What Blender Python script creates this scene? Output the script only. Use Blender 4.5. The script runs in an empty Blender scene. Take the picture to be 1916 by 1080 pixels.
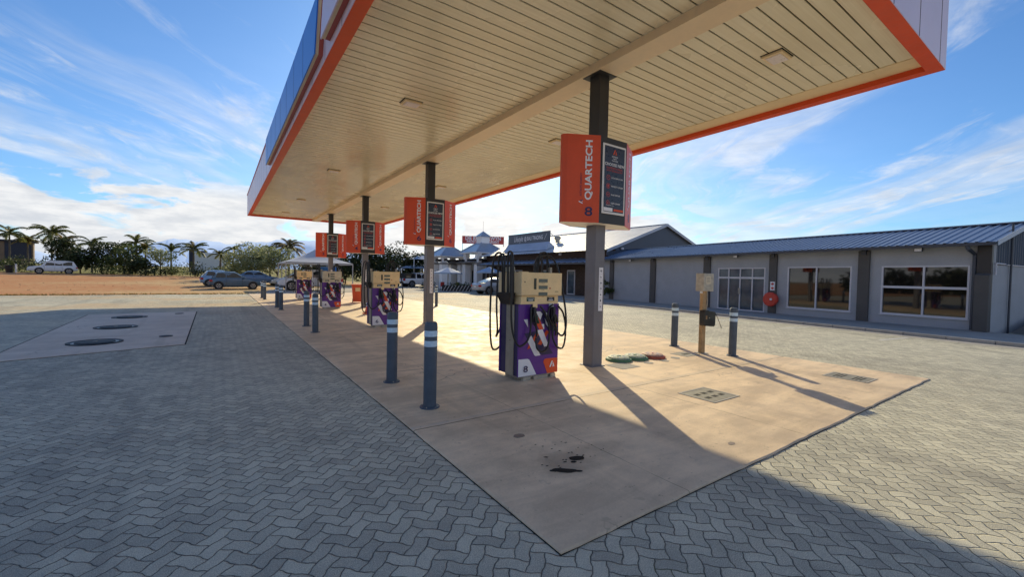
import bpy, math, random
from mathutils import Vector, Matrix
R = math.radians
random.seed(7)
S = bpy.context.scene
COL = S.collection
PI = math.pi

# ------------------------------------------------------------------ materials
class NT:
    def __init__(self, m):
        m.use_nodes = True
        self.t = m.node_tree
        self.n = self.t.nodes
        self.l = self.t.links
    def node(self, typ, **kw):
        x = self.n.new(typ)
        for k, v in kw.items():
            setattr(x, k, v)
        return x
    def put(self, sock, v):
        if v is None: return
        if hasattr(v, 'is_output'): self.l.new(v, sock)
        else: sock.default_value = v
    def m(self, op, a, b=None, c=None, clamp=False):
        x = self.node('ShaderNodeMath', operation=op); x.use_clamp = clamp
        self.put(x.inputs[0], a); self.put(x.inputs[1], b); self.put(x.inputs[2], c)
        return x.outputs[0]
    def vm(self, op, a, b=None):
        x = self.node('ShaderNodeVectorMath', operation=op)
        self.put(x.inputs[0], a); self.put(x.inputs[1], b)
        return x.outputs[0]
    def sep(self, v):
        x = self.node('ShaderNodeSeparateXYZ'); self.put(x.inputs[0], v); return x.outputs
    def comb(self, a, b, c=0.0):
        x = self.node('ShaderNodeCombineXYZ'); self.put(x.inputs[0], a); self.put(x.inputs[1], b); self.put(x.inputs[2], c); return x.outputs[0]
    def noise(self, vec, scale, detail=3, rough=.55, dist=0.0):
        x = self.node('ShaderNodeTexNoise'); self.put(x.inputs['Vector'], vec)
        x.inputs['Scale'].default_value = scale; x.inputs['Detail'].default_value = detail
        x.inputs['Roughness'].default_value = rough; x.inputs['Distortion'].default_value = dist
        return x.outputs[0]
    def mr(self, v, a, b, c=0.0, d=1.0, smooth=True):
        x = self.node('ShaderNodeMapRange'); x.interpolation_type = 'SMOOTHSTEP' if smooth else 'LINEAR'
        self.put(x.inputs[0], v); self.put(x.inputs[1], a); self.put(x.inputs[2], b); self.put(x.inputs[3], c); self.put(x.inputs[4], d)
        return x.outputs[0]
    def mix(self, f, a, b, blend='MIX'):
        x = self.node('ShaderNodeMix'); x.data_type = 'RGBA'; x.blend_type = blend
        self.put(x.inputs[0], f)
        self.put(x.inputs[6], a if hasattr(a, 'is_output') else (*a[:3], 1)); self.put(x.inputs[7], b if hasattr(b, 'is_output') else (*b[:3], 1))
        return x.outputs[2]
    def pos(self): return self.node('ShaderNodeNewGeometry').outputs['Position']
    def obj(self): return self.node('ShaderNodeTexCoord').outputs['Object']
    def bsdf(self): return self.n['Principled BSDF']
    def bump(self, h, strength, dist=.01):
        x = self.node('ShaderNodeBump'); x.inputs['Strength'].default_value = strength; x.inputs['Distance'].default_value = dist
        self.put(x.inputs['Height'], h); self.l.new(x.outputs[0], self.bsdf().inputs['Normal'])

def M(name, col, rough=.6, metal=0.0, var=.12, scale=3.0, bump=0.0, bscale=60.0, spec=None, coat=0.0, emit=None):
    m = bpy.data.materials.new(name); k = NT(m); b = k.bsdf()
    o = k.obj()
    if var:
        n = k.noise(o, scale, 4); n2 = k.noise(o, scale * 9, 3)
        f = k.m('ADD', k.m('MULTIPLY', n, .65), k.m('MULTIPLY', n2, .35))
        f = k.mr(f, .3, .7)
        c = k.mix(f, tuple(x * (1 - var) for x in col), tuple(min(1, x * (1 + var)) for x in col))
        k.l.new(c, b.inputs['Base Color'])
        k.l.new(k.mr(n2, .2, .8, max(.02, rough - .06), min(1, rough + .08)), b.inputs['Roughness'])
    else:
        b.inputs['Base Color'].default_value = (*col, 1); b.inputs['Roughness'].default_value = rough
    b.inputs['Metallic'].default_value = metal
    if spec is not None: b.inputs['Specular IOR Level'].default_value = spec
    if coat: b.inputs['Coat Weight'].default_value = coat; b.inputs['Coat Roughness'].default_value = .05
    if bump: k.bump(k.noise(o, bscale, 3), bump, .004)
    if emit:
        b.inputs['Emission Color'].default_value = (*col, 1); b.inputs['Emission Strength'].default_value = emit
    return m

mt = {}
mt['orange'] = M('orange_paint', (.72, .085, .022), .42, var=.06, spec=.4)
mt['orange_dk'] = M('orange_shade', (.36, .035, .02), .5, var=.06)
mt['purple'] = M('purple_vinyl', (.105, .02, .26), .35, var=.08)
mt['navy'] = M('navy_vinyl', (.02, .013, .085), .4, var=.1)
mt['postnavy'] = M('poster_navy', (.018, .03, .06), .3, var=.06)
mt['white'] = M('white_paint', (.78, .77, .77), .45, var=.04)
mt['vinylwhite'] = M('white_vinyl', (.82, .82, .86), .4, var=.03)
mt['cream'] = M('cream_enamel', (.86, .64, .34), .42, var=.1, scale=5)
mt['creamdirty'] = M('cream_pale_enamel', (.62, .56, .42), .45, var=.12, scale=5)
mt['steel'] = M('brushed_steel', (.36, .33, .28), .42, .6, var=.15, scale=6)
mt['galv'] = M('galvanised', (.45, .42, .36), .5, .45, var=.2, scale=12)
mt['tanpost'] = M('tan_weathered_post', (.42, .27, .13), .6, var=.3, scale=6)
mt['black'] = M('black_rubber', (.012, .012, .013), .42, var=.2)
mt['blackp'] = M('black_plastic', (.016, .016, .018), .35, var=.1)
mt['green'] = M('green_grip', (.01, .06, .035), .4, var=.1)
mt['display'] = M('grey_display', (.13, .16, .14), .2, var=.1)
mt['darkstrip'] = M('dark_glass_strip', (.03, .045, .04), .15, var=.1)
mt['bollard'] = M('bollard_slate_paint', (.072, .098, .135), .5, var=.18, scale=7)
mt['reflect'] = M('reflective_tape', (.58, .76, .97), .35, var=.15, scale=30)
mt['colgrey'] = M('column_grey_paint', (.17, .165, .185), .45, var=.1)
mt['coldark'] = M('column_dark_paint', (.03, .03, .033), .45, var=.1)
mt['plate'] = M('steel_cover_plate', (.28, .26, .2), .6, .3, var=.2, scale=9)
mt['hole'] = M('dark_void', (.006, .006, .006), .9, var=0)
mt['lidgreen'] = M('worn_green_paint', (.09, .2, .11), .6, var=.3, scale=25)
mt['lidred'] = M('worn_red_paint', (.4, .09, .05), .6, var=.3, scale=25)
mt['wallgrey'] = M('grey_plaster', (.38, .40, .43), .85, var=.07, scale=1.5, bump=.15)
mt['pilaster'] = M('dark_grey_plaster', (.10, .095, .09), .8, var=.1, scale=2)
mt['gutter'] = M('gutter_steel', (.045, .055, .075), .4, var=.1)
mt['frame'] = M('white_window_frame', (.62, .62, .66), .4, var=.04)
mt['hydred'] = M('hose_reel_red', (.62, .055, .03), .45, var=.08)
mt['signred'] = M('sign_red', (.55, .06, .05), .5, var=.1)
mt['signslate'] = M('sign_slate', (.10, .12, .15), .5, var=.06)
mt['plaster'] = M('white_plaster', (.90, .90, .90), .8, var=.05, scale=1.2)
mt['capgrey'] = M('pier_cap_grey', (.3, .29, .28), .8, var=.1)
mt['beamwood'] = M('dark_timber', (.035, .028, .024), .7, var=.2)
mt['roofblue'] = M('slate_roof_sheet', (.34, .38, .45), .35, .3, var=.08, scale=2)
mt['umbrella'] = M('pale_blue_canvas', (.33, .45, .62), .8, var=.05)
mt['tentcloth'] = M('pale_grey_canvas', (.52, .54, .58), .75, var=.05)
mt['tentpole'] = M('tent_pole_metal', (.4, .4, .42), .4, .5, var=.1)
mt['blue'] = M('bright_blue_tarpaulin', (.05, .22, .7), .6, var=.1)
mt['pot'] = M('stone_pot', (.42, .38, .3), .85, var=.15)
mt['tyre'] = M('tyre_rubber', (.014, .014, .014), .75, var=.15)
mt['rim'] = M('alloy_rim', (.45, .45, .47), .3, .8, var=.05)
mt['carglass'] = M('car_glass', (.012, .014, .018), .06, var=0, spec=.6)
mt['tail'] = M('tail_lamp', (.45, .015, .015), .2, var=0)
mt['headlamp'] = M('head_lamp', (.75, .77, .8), .12, var=0)
mt['bumper'] = M('car_plastic', (.02, .02, .022), .6, var=.1)
mt['oil'] = M('oil', (.035, .029, .024), .85, var=0, spec=.1)
mt['oilfaint'] = M('old_oil', (.24, .19, .15), .6, var=.1)
mt['linewhite'] = M('worn_line_paint', (.6, .6, .58), .8, var=.2, scale=12)
mt['kerb'] = M('kerb_concrete', (.38, .36, .33), .9, var=.15, scale=3, bump=.2)
mt['pavement'] = M('pavement_concrete', (.32, .31, .29), .9, var=.12, scale=2, bump=.2)
mt['trunk'] = M('palm_trunk', (.13, .11, .09), .9, var=.3, scale=5)
mt['bark'] = M('tree_bark', (.07, .055, .04), .9, var=.3, scale=5)
mt['farbrown'] = M('far_brown_wall', (.2, .14, .1), .8, var=.2, scale=.5)
mt['farwhite'] = M('far_white_wall', (.62, .64, .66), .8, var=.04)
mt['farblue'] = M('far_navy_wall', (.025, .03, .055), .7, var=.1)
mt['lampglass'] = M('lamp_diffuser', (.80, .72, .72), .3, var=.04)
mt['conefluor'] = M('cone_orange', (.75, .12, .03), .5, var=.06)
mt['binorange'] = M('bin_orange', (.72, .10, .03), .5, var=.06)
mt['stripred'] = M('trim_red', (.46, .085, .06), .45, var=.06)
mt['signblue'] = M('sign_blue', (.012, .19, .72), .35, var=0)
mt['fascia'] = M('white_fascia_panel', (.70, .60, .73), .35, var=.04, scale=1)
mt['skin'] = M('poster_text_white', (.75, .76, .8), .5, var=0)
mt['dirtstone'] = M('dirt_stone', (.38, .26, .16), .95, var=.3)
mt['lidpaleg'] = M('worn_pale_green', (.42, .47, .36), .7, var=.35, scale=30)
mt['lidpaler'] = M('worn_pale_red', (.55, .36, .28), .7, var=.35, scale=30)
mt['cratewood'] = M('crate_wood', (.3, .19, .1), .8, var=.2)

def facade_gloss():
    m = bpy.data.materials.new('dark_window_glass'); k = NT(m); b = k.bsdf()
    b.inputs['Base Color'].default_value = (.012, .011, .010, 1); b.inputs['Roughness'].default_value = .03
    b.inputs['IOR'].default_value = 1.75
    k.bump(k.noise(k.obj(), 1.3, 1), .03, .02)
    return m
mt['glass'] = facade_gloss()
def door_glass():
    m = bpy.data.materials.new('tinted_door_glass'); k = NT(m); b = k.bsdf()
    n = k.noise(k.obj(), 1.6, 2)
    k.l.new(k.mix(k.mr(n, .35, .65), (.05, .075, .10), (.09, .12, .15)), b.inputs['Base Color'])
    b.inputs['Roughness'].default_value = .08; b.inputs['IOR'].default_value = 1.5
    return m
mt['doorglass'] = door_glass()

def soffit_mat():
    m = bpy.data.materials.new('cream_soffit_sheet'); k = NT(m); b = k.bsdf()
    p = k.pos(); s = k.sep(p)
    n = k.noise(p, .6, 3)
    st = k.noise(k.comb(k.m('MULTIPLY', s[0], .35), k.m('MULTIPLY', s[1], 22.0)), 1.0, 4, .6)
    f = k.m('ADD', k.m('MULTIPLY', n, .5), k.m('MULTIPLY', st, .5))
    k.l.new(k.mix(k.mr(f, .32, .68), (.76, .67, .47), (.89, .81, .61)), b.inputs['Base Color'])
    k.l.new(k.mr(n, .3, .7, .20, .30), b.inputs['Roughness'])
    b.inputs['Specular IOR Level'].default_value = .6
    k.bump(k.noise(k.comb(k.m('MULTIPLY', s[0], 6.), k.m('MULTIPLY', s[1], 1.5)), 1.0, 3), .12, .01)
    return m
mt['soffit'] = soffit_mat()
mt['beamcream'] = M('cream_beam', (.85, .66, .44), .35, var=.06, scale=1)
mt['edgecream'] = M('cream_edge_trim', (.80, .63, .39), .45, var=.08, scale=1)

def paver_mat():
    m = bpy.data.materials.new('interlocking_pavers'); k = NT(m); b = k.bsdf()
    p = k.pos(); s = k.sep(p)
    c = .087 * math.sqrt(2)
    w = k.noise(p, .35, 2)
    u = k.m('DIVIDE', k.m('ADD', s[0], s[1]), c)
    v = k.m('DIVIDE', k.m('SUBTRACT', s[1], s[0]), c)
    u = k.m('ADD', u, k.m('MULTIPLY', w, .9)); v = k.m('ADD', v, k.m('MULTIPLY', w, -.7))
    def wob(t, other):
        tri = k.m('SUBTRACT', k.m('PINGPONG', other, 1.0), .5)
        return k.m('ADD', t, k.m('MULTIPLY', k.m('MAXIMUM', k.m('MINIMUM', k.m('MULTIPLY', tri, 2.6), .5), -.5), .125))
    u1 = wob(u, v); v1 = wob(v, u)
    fi = k.m('FLOOR', u1); fj = k.m('FLOOR', v1)
    kk = k.m('FLOORED_MODULO', k.m('SUBTRACT', fi, fj), 4.0)
    def eq(a): return k.m('COMPARE', kk, a, .5)
    e0, e1, e2, e3 = eq(0.), eq(1.), eq(2.), eq(3.)
    fu = k.m('SUBTRACT', u1, fi); fv = k.m('SUBTRACT', v1, fj)
    dR = k.m('ADD', k.m('SUBTRACT', 1., fu), e0); dL = k.m('ADD', fu, e1)
    dB = k.m('ADD', fv, e2); dT = k.m('ADD', k.m('SUBTRACT', 1., fv), e3)
    d = k.m('MINIMUM', k.m('MINIMUM', dR, dL), k.m('MINIMUM', dB, dT))
    idv = k.comb(k.m('SUBTRACT', fi, e1), k.m('SUBTRACT', fj, e2))
    wn = k.node('ShaderNodeTexWhiteNoise', noise_dimensions='2D'); k.put(wn.inputs['Vector'], idv)
    rnd = wn.outputs['Value']
    fine = k.m('ADD', k.m('MULTIPLY', k.noise(p, 55, 4, .7), .5), k.m('MULTIPLY', k.mr(k.noise(p, 170, 2, .6), .35, .65), .5)); mid = k.noise(p, 3.5, 4, .6); big = k.noise(p, .22, 3, .6)
    jw = k.mr(k.noise(p, 9, 2), .3, .7, .006, .024)
    face = k.mr(d, jw, k.m('ADD', jw, .028))
    tone = k.m('ADD', k.m('MULTIPLY', rnd, .17), k.m('ADD', k.m('MULTIPLY', fine, .53), k.m('MULTIPLY', mid, .3)))
    tone = k.m('ADD', tone, k.m('MULTIPLY', k.m('SUBTRACT', big, .5), .5))
    col = k.mix(k.mr(tone, .25, .75), (.32, .31, .262), (.72, .69, .54))
    # sandy dust, mostly toward the dirt lot
    dust = k.m('MULTIPLY', k.mr(k.noise(p, .16, 4, .65), .42, .62), k.mr(s[1], 15., 26., .06, 1.))
    col = k.mix(k.m('MULTIPLY', dust, .9), col, (.62, .47, .29))
    moss = k.mr(k.noise(p, 1.1, 3), .62, .7)
    jc = k.mix(moss, (.085, .082, .075), (.08, .10, .035))
    jc = k.mix(k.mr(s[1], 8., 20.), jc, (.13, .11, .08))
    col = k.mix(face, jc, col)
    stain = k.mr(k.noise(p, .8, 3, .5, .6), .66, .74)
    col = k.mix(k.m('MULTIPLY', stain, .3), col, (.12, .12, .11))
    tyre = k.noise(k.comb(k.m('MULTIPLY', s[0], 1.6), k.m('MULTIPLY', s[1], .16)), 1.0, 4, .6, .5)
    col = k.mix(k.mr(tyre, .52, .66, 0., .28), col, (.17, .165, .155))
    pale = k.mr(k.noise(p, 1.7, 5, .7), .56, .7, 0., .25)
    col = k.mix(pale, col, (.66, .62, .52))
    k.l.new(col, b.inputs['Base Color'])
    b.inputs['Roughness'].default_value = .82; b.inputs['Specular IOR Level'].default_value = .35
    h = k.m('ADD', k.mr(d, .0, .10), k.m('ADD', k.m('MULTIPLY', fine, .10), k.m('MULTIPLY', rnd, .12)))
    k.bump(h, .75, .012)
    return m
mt['paver'] = paver_mat()

def slab_mat(name='forecourt_concrete', a=(.57, .44, .30), b_=(.88, .69, .475), joints=True, wet=0):
    m = bpy.data.materials.new(name); k = NT(m); b = k.bsdf()
    p = k.pos(); s = k.sep(p)
    big = k.noise(p, .35, 4, .6); mid = k.noise(p, 2.2, 5, .65); fine = k.noise(p, 70, 3, .7)
    streak = k.noise(k.comb(k.m('MULTIPLY', s[0], .5), k.m('MULTIPLY', s[1], 2.2)), 1.3, 5, .65, .8)
    f = k.m('ADD', k.m('ADD', k.m('MULTIPLY', big, .3), k.m('MULTIPLY', mid, .3)), k.m('ADD', k.m('MULTIPLY', streak, .3), k.m('MULTIPLY', fine, .1)))
    col = k.mix(k.mr(f, .40, .60), a, b_)
    sp = k.mr(k.noise(p, 5.5, 3, .5), .68, .72)
    col = k.mix(k.m('MULTIPLY', sp, .25), col, tuple(x * .45 for x in a))
    if joints:
        wav = k.m('MULTIPLY', k.m('SUBTRACT', k.noise(p, 6, 2), .5), .03)
        dm = None
        for ax, val, wd in [(1, 4.03, .010), (1, 6.64, .007), (1, 9.4, .007), (1, 12.2, .006), (1, 15., .006), (1, 18., .006), (1, 21., .006), (1, 24., .006), (1, 27., .006), (1, 30., .006), (0, 5.02, .005), (0, 8.25, .005), (0, 2.9, .003)]:
            dd = k.m('DIVIDE', k.m('ABSOLUTE', k.m('SUBTRACT', k.m('ADD', s[ax], wav), val)), wd)
            dm = dd if dm is None else k.m('MINIMUM', dm, dd)
        j = k.mr(dm, .6, 1.6, 1., 0.)
        col = k.mix(k.m('MULTIPLY', j, k.mr(k.noise(p, 3, 2), .3, .6, .25, .8)), col, (.10, .075, .05))
        lt = k.mr(k.m('ABSOLUTE', k.m('SUBTRACT', k.m('ADD', s[1], k.m('MULTIPLY', wav, 2.)), 4.09)), .0, .05, 1., 0.)
        col = k.mix(k.m('MULTIPLY', lt, .45), col, (.5, .45, .4))
    # hairline cracks, faint tyre tracks and an oily halo
    vo = k.node('ShaderNodeTexVoronoi'); vo.feature = 'DISTANCE_TO_EDGE'; vo.inputs['Scale'].default_value = .42
    k.put(vo.inputs['Vector'], k.vm('ADD', p, k.comb(k.m('MULTIPLY', k.noise(p, 2.5, 4), .7), k.m('MULTIPLY', k.noise(p, 3.1, 4), .7))))
    crk = k.m('MULTIPLY', k.mr(vo.outputs['Distance'], .0, .006, 1., 0.), k.mr(k.noise(p, .5, 2), .5, .6))
    col = k.mix(k.m('MULTIPLY', crk, .55), col, (.16, .12, .08))
    trk = k.noise(k.comb(k.m('MULTIPLY', s[0], 2.2), k.m('MULTIPLY', s[1], .14)), 1.0, 4, .6, .4)
    col = k.mix(k.mr(trk, .54, .68, 0., .22), col, (.26, .20, .14))
    hx = k.m('SUBTRACT', s[0], 2.42); hy = k.m('SUBTRACT', s[1], 2.62)
    hd_ = k.m('SQRT', k.m('ADD', k.m('MULTIPLY', hx, hx), k.m('MULTIPLY', hy, hy)))
    col = k.mix(k.mr(k.m('ADD', hd_, k.m('MULTIPLY', mid, .25)), .2, .48, .42, 0.), col, (.20, .155, .12))
    dots = k.mr(k.noise(p, 26, 2, .5), .70, .74)
    col = k.mix(k.m('MULTIPLY', dots, .5), col, (.2, .16, .12))
    edge = k.mr(k.m('ADD', s[1], k.m('MULTIPLY', mid, .4)), 1.8, 3.2, .35, 0.)
    col = k.mix(k.m('MULTIPLY', edge, .6), col, (.42, .35, .27))
    k.l.new(col, b.inputs['Base Color'])
    k.l.new(k.mr(mid, .3, .7, .58, .8), b.inputs['Roughness']); b.inputs['Specular IOR Level'].default_value = .22
    k.bump(k.m('ADD', k.m('MULTIPLY', fine, .5), mid), .16, .006)
    return m
mt['slab'] = slab_mat()
mt['pad'] = slab_mat('tank_pad_concrete', (.55, .45, .36), (.72, .61, .5), False)

def dirt_mat():
    m = bpy.data.materials.new('red_dirt_and_grass'); k = NT(m); b = k.bsdf()
    p = k.pos(); s = k.sep(p)
    # stretched across the view so that it reads as tracks and dry grass
    q = k.comb(k.m('MULTIPLY', s[0], .5), s[1])
    n1 = k.noise(q, .12, 5, .65); n2 = k.noise(p, 1.6, 5, .7); n3 = k.noise(p, 14, 3, .7)
    f = k.m('ADD', k.m('MULTIPLY', n1, .55), k.m('ADD', k.m('MULTIPLY', n2, .3), k.m('MULTIPLY', n3, .15)))
    f = k.m('SUBTRACT', f, k.mr(s[0], -12., 6., .07, -.10))
    col = k.mix(k.mr(f, .40, .60), (.52, .24, .11), (.60, .41, .21))
    straw = k.mr(k.m('ADD', k.m('MULTIPLY', n2, .6), k.m('MULTIPLY', n3, .4)), .48, .62)
    col = k.mix(k.m('MULTIPLY', straw, .35), col, (.62, .50, .28))
    far = k.m('ADD', k.m('MULTIPLY', s[0], .57), k.m('MULTIPLY', s[1], .82))
    g = k.mr(k.m('ADD', far, k.m('MULTIPLY', n1, 6.)), 65., 69.)
    grass = k.mix(k.mr(n2, .35, .65), (.10, .12, .03), (.36, .30, .11))
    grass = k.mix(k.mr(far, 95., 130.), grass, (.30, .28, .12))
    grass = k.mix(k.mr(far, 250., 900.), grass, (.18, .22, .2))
    k.l.new(k.mix(g, col, grass), b.inputs['Base Color'])
    b.inputs['Roughness'].default_value = .95; b.inputs['Specular IOR Level'].default_value = .1
    k.bump(k.m('ADD', n3, k.m('MULTIPLY', n2, 2.)), .5, .04)
    return m
mt['dirt'] = dirt_mat()
def yard_mat():
    m = bpy.data.materials.new('dusty_grey_asphalt'); k = NT(m); b = k.bsdf()
    p = k.pos(); n1 = k.noise(p, .4, 5, .6); n2 = k.noise(p, 8, 4, .7)
    f = k.m('ADD', k.m('MULTIPLY', n1, .6), k.m('MULTIPLY', n2, .4))
    k.l.new(k.mix(k.mr(f, .38, .64), (.30, .27, .23), (.48, .43, .35)), b.inputs['Base Color'])
    b.inputs['Roughness'].default_value = .9; k.bump(n2, .3, .01)
    return m
mt['yard'] = yard_mat()

def roof_mat(name, col, metal, rough):
    m = bpy.data.materials.new(name); k = NT(m); b = k.bsdf()
    n = k.noise(k.pos(), .7, 4)
    k.l.new(k.mix(k.mr(n, .3, .7), tuple(x * .88 for x in col), tuple(x * 1.1 for x in col)), b.inputs['Base Color'])
    b.inputs['Metallic'].default_value = metal; k.l.new(k.mr(n, .3, .7, rough, rough + .1), b.inputs['Roughness'])
    return m
mt['roofshop'] = roof_mat('ribbed_steel_roof', (.17, .23, .33), .75, .26)
mt['roofmain'] = roof_mat('bright_zinc_roof', (.62, .63, .65), .1, .55)
mt['roofver'] = roof_mat('sky_sheen_veranda_roof', (.36, .46, .62), .55, .3)  # brighter blue: sheen of the sky put into the roof colour
mt['cladblue'] = roof_mat('blue_steel_cladding', (.06, .085, .13), .3, .4)
mt['barge'] = roof_mat('pale_barge_board', (.42, .48, .58), .2, .45)

def brick_mat():
    m = bpy.data.materials.new('dark_face_brick'); k = NT(m); b = k.bsdf()
    s = k.sep(k.pos())
    br = k.node('ShaderNodeTexBrick'); k.put(br.inputs['Vector'], k.comb(k.m('ADD', s[1], s[0]), s[2]))
    br.inputs['Scale'].default_value = 4.4; br.inputs['Color1'].default_value = (.055, .032, .022, 1); br.inputs['Color2'].default_value = (.09, .055, .038, 1)
    br.inputs['Mortar'].default_value = (.12, .11, .1, 1); br.inputs['Mortar Size'].default_value = .014
    k.l.new(br.outputs[0], b.inputs['Base Color']); b.inputs['Roughness'].default_value = .9
    return m
mt['brick'] = brick_mat()

def leaf_mat(name, dark, light, trans=.25):
    m = bpy.data.materials.new(name); k = NT(m); b = k.bsdf()
    g = k.node('ShaderNodeNewGeometry')
    n = k.noise(k.obj(), .9, 3)
    f = k.m('ADD', k.m('MULTIPLY', g.outputs['Random Per Island'], .55), k.m('MULTIPLY', k.mr(n, .35, .65), .45))
    col = k.mix(f, dark, light)
    k.l.new(col, b.inputs['Base Color']); b.inputs['Roughness'].default_value = .55; b.inputs['Specular IOR Level'].default_value = .3
    tr = k.node('ShaderNodeBsdfTranslucent'); k.l.new(col, tr.inputs[0])
    mx = k.node('ShaderNodeMixShader'); mx.inputs[0].default_value = trans
    k.l.new(b.outputs[0], mx.inputs[1]); k.l.new(tr.outputs[0], mx.inputs[2])
    k.l.new(mx.outputs[0], k.n['Material Output'].inputs[0])
    return m
mt['leafdark'] = leaf_mat('dark_foliage', (.010, .017, .007), (.07, .095, .03), .22)
mt['leafmid'] = leaf_mat('green_foliage', (.025, .042, .014), (.16, .20, .06), .35)
mt['leafgrey'] = leaf_mat('grey_green_foliage', (.10, .13, .06), (.46, .49, .26), .45)
mt['palm'] = leaf_mat('palm_fronds', (.045, .065, .02), (.28, .29, .10), .4)
mt['palmyellow'] = leaf_mat('yellowing_palm_fronds', (.06, .065, .02), (.36, .25, .08), .4)

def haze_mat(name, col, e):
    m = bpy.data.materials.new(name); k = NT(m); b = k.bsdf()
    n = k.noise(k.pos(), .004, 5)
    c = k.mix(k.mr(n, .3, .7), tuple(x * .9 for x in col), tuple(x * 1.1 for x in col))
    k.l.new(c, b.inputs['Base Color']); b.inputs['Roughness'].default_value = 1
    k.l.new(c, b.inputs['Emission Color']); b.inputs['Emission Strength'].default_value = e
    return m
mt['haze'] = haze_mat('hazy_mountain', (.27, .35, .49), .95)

# ------------------------------------------------------------------ mesh builder
class MB:
    def __init__(self): self.v = []; self.f = []; self.mi = []; self.mats = []; self.T = Matrix.Identity(4)
    def mat(self, m):
        m = mt[m] if isinstance(m, str) else m
        if m not in self.mats: self.mats.append(m)
        return self.mats.index(m)
    def add(self, vs, fs, m):
        i = self.mat(m); o = len(self.v)
        self.v += [tuple(self.T @ Vector(p)) for p in vs]
        for f in fs: self.f.append(tuple(o + a for a in f)); self.mi.append(i)
        return self
    def box(self, c, d, m, rz=0, T=None, bevel=0):
        x, y, z = d[0] / 2, d[1] / 2, d[2] / 2
        Rz = Matrix.Rotation(rz, 3, 'Z')
        if bevel:
            b = min(bevel, x * .49, y * .49, z * .49)
            vs = []; 
            pl = [(-x + b, -y), (x - b, -y), (x, -y + b), (x, y - b), (x - b, y), (-x + b, y), (-x, y - b), (-x, -y + b)]
            pi = [(-x + b, -y + b * .6), (x - b, -y + b * .6), (x - b * .6, -y + b), (x - b * .6, y - b), (x - b, y - b * .6), (-x + b, y - b * .6), (-x + b * .6, y - b), (-x + b * .6, -y + b)]
            rings = [(pi, -z), (pl, -z + b), (pl, z - b), (pi, z)]
            for pp, zz in rings: vs += [(*p, zz) for p in pp]
            fs = [tuple(range(7, -1, -1)), tuple(range(24, 32))]
            for r in range(3):
                for i in range(8): fs.append((r * 8 + i, r * 8 + (i + 1) % 8, r * 8 + 8 + (i + 1) % 8, r * 8 + 8 + i))
        else:
            vs = [(-x, -y, -z), (x, -y, -z), (x, y, -z), (-x, y, -z), (-x, -y, z), (x, -y, z), (x, y, z), (-x, y, z)]
            fs = [(0, 3, 2, 1), (4, 5, 6, 7), (0, 1, 5, 4), (1, 2, 6, 5), (2, 3, 7, 6), (3, 0, 4, 7)]
        vs = [tuple(Rz @ Vector(p) + Vector(c)) for p in vs]
        return self.add(vs, fs, m)
    def lohi(self, lo, hi, m, bevel=0):
        return self.box([(a + b) / 2 for a, b in zip(lo, hi)], [b - a for a, b in zip(lo, hi)], m, bevel=bevel)
    def prism(self, poly, z0, z1, m, axis='z'):
        n = len(poly)
        def P(a, b, c):
            return (a, b, c) if axis == 'z' else ((a, c, b) if axis == 'y' else (c, a, b))
        vs = [P(a, b, z0) for a, b in poly] + [P(a, b, z1) for a, b in poly]
        fs = [tuple(range(n - 1, -1, -1)), tuple(range(n, 2 * n))] + [(i, (i + 1) % n, n + (i + 1) % n, n + i) for i in range(n)]
        return self.add(vs, fs, m)
    def lathe(self, prof, m, seg=24, c=(0, 0, 0), axis='z', a0=0):
        vs = []; fs = []
        for r, z in prof:
            for i in range(seg):
                a = a0 + 2 * PI * i / seg; p = (r * math.cos(a), r * math.sin(a), z)
                if axis == 'y': p = (p[0], p[2], p[1])
                if axis == 'x': p = (p[2], p[0], p[1])
                vs.append((p[0] + c[0], p[1] + c[1], p[2] + c[2]))
        for j in range(len(prof) - 1):
            for i in range(seg): fs.append((j * seg + i, j * seg + (i + 1) % seg, (j + 1) * seg + (i + 1) % seg, (j + 1) * seg + i))
        fs.append(tuple(range(seg - 1, -1, -1))); fs.append(tuple(range((len(prof) - 1) * seg, len(prof) * seg)))
        return self.add(vs, fs, m)
    def tube(self, pts, r, m, seg=8, r1=None, closed=False):
        pts = [Vector(p) for p in pts]; n = len(pts); vs = []; fs = []
        up = Vector((0, 0, 1)); prev = None
        for i, p in enumerate(pts):
            t = (pts[min(i + 1, n - 1)] - pts[max(i - 1, 0)]).normalized()
            a = t.cross(up if prev is None else prev)
            if prev is None:
                if a.length < .05: a = t.cross(Vector((1, 0, 0)))
                a.normalize(); bb = a.cross(t).normalized()
            else:
                a = t.cross(prev); 
                if a.length < 1e-4: a = t.cross(Vector((1, 0, 0)))
                a.normalize(); bb = a.cross(t).normalized()
            prev = bb
            rr = r if r1 is None else r + (r1 - r) * i / (n - 1)
            for k in range(seg):
                an = 2 * PI * k / seg; vs.append(tuple(p + a * math.cos(an) * rr + bb * math.sin(an) * rr))
        for j in range(n - 1):
            for i in range(seg): fs.append((j * seg + i, j * seg + (i + 1) % seg, (j + 1) * seg + (i + 1) % seg, (j + 1) * seg + i))
        fs.append(tuple(range(seg - 1, -1, -1))); fs.append(tuple(range((n - 1) * seg, n * seg)))
        return self.add(vs, fs, m)
    def quad(self, ps, m): return self.add(ps, [tuple(range(len(ps)))], m)
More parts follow.
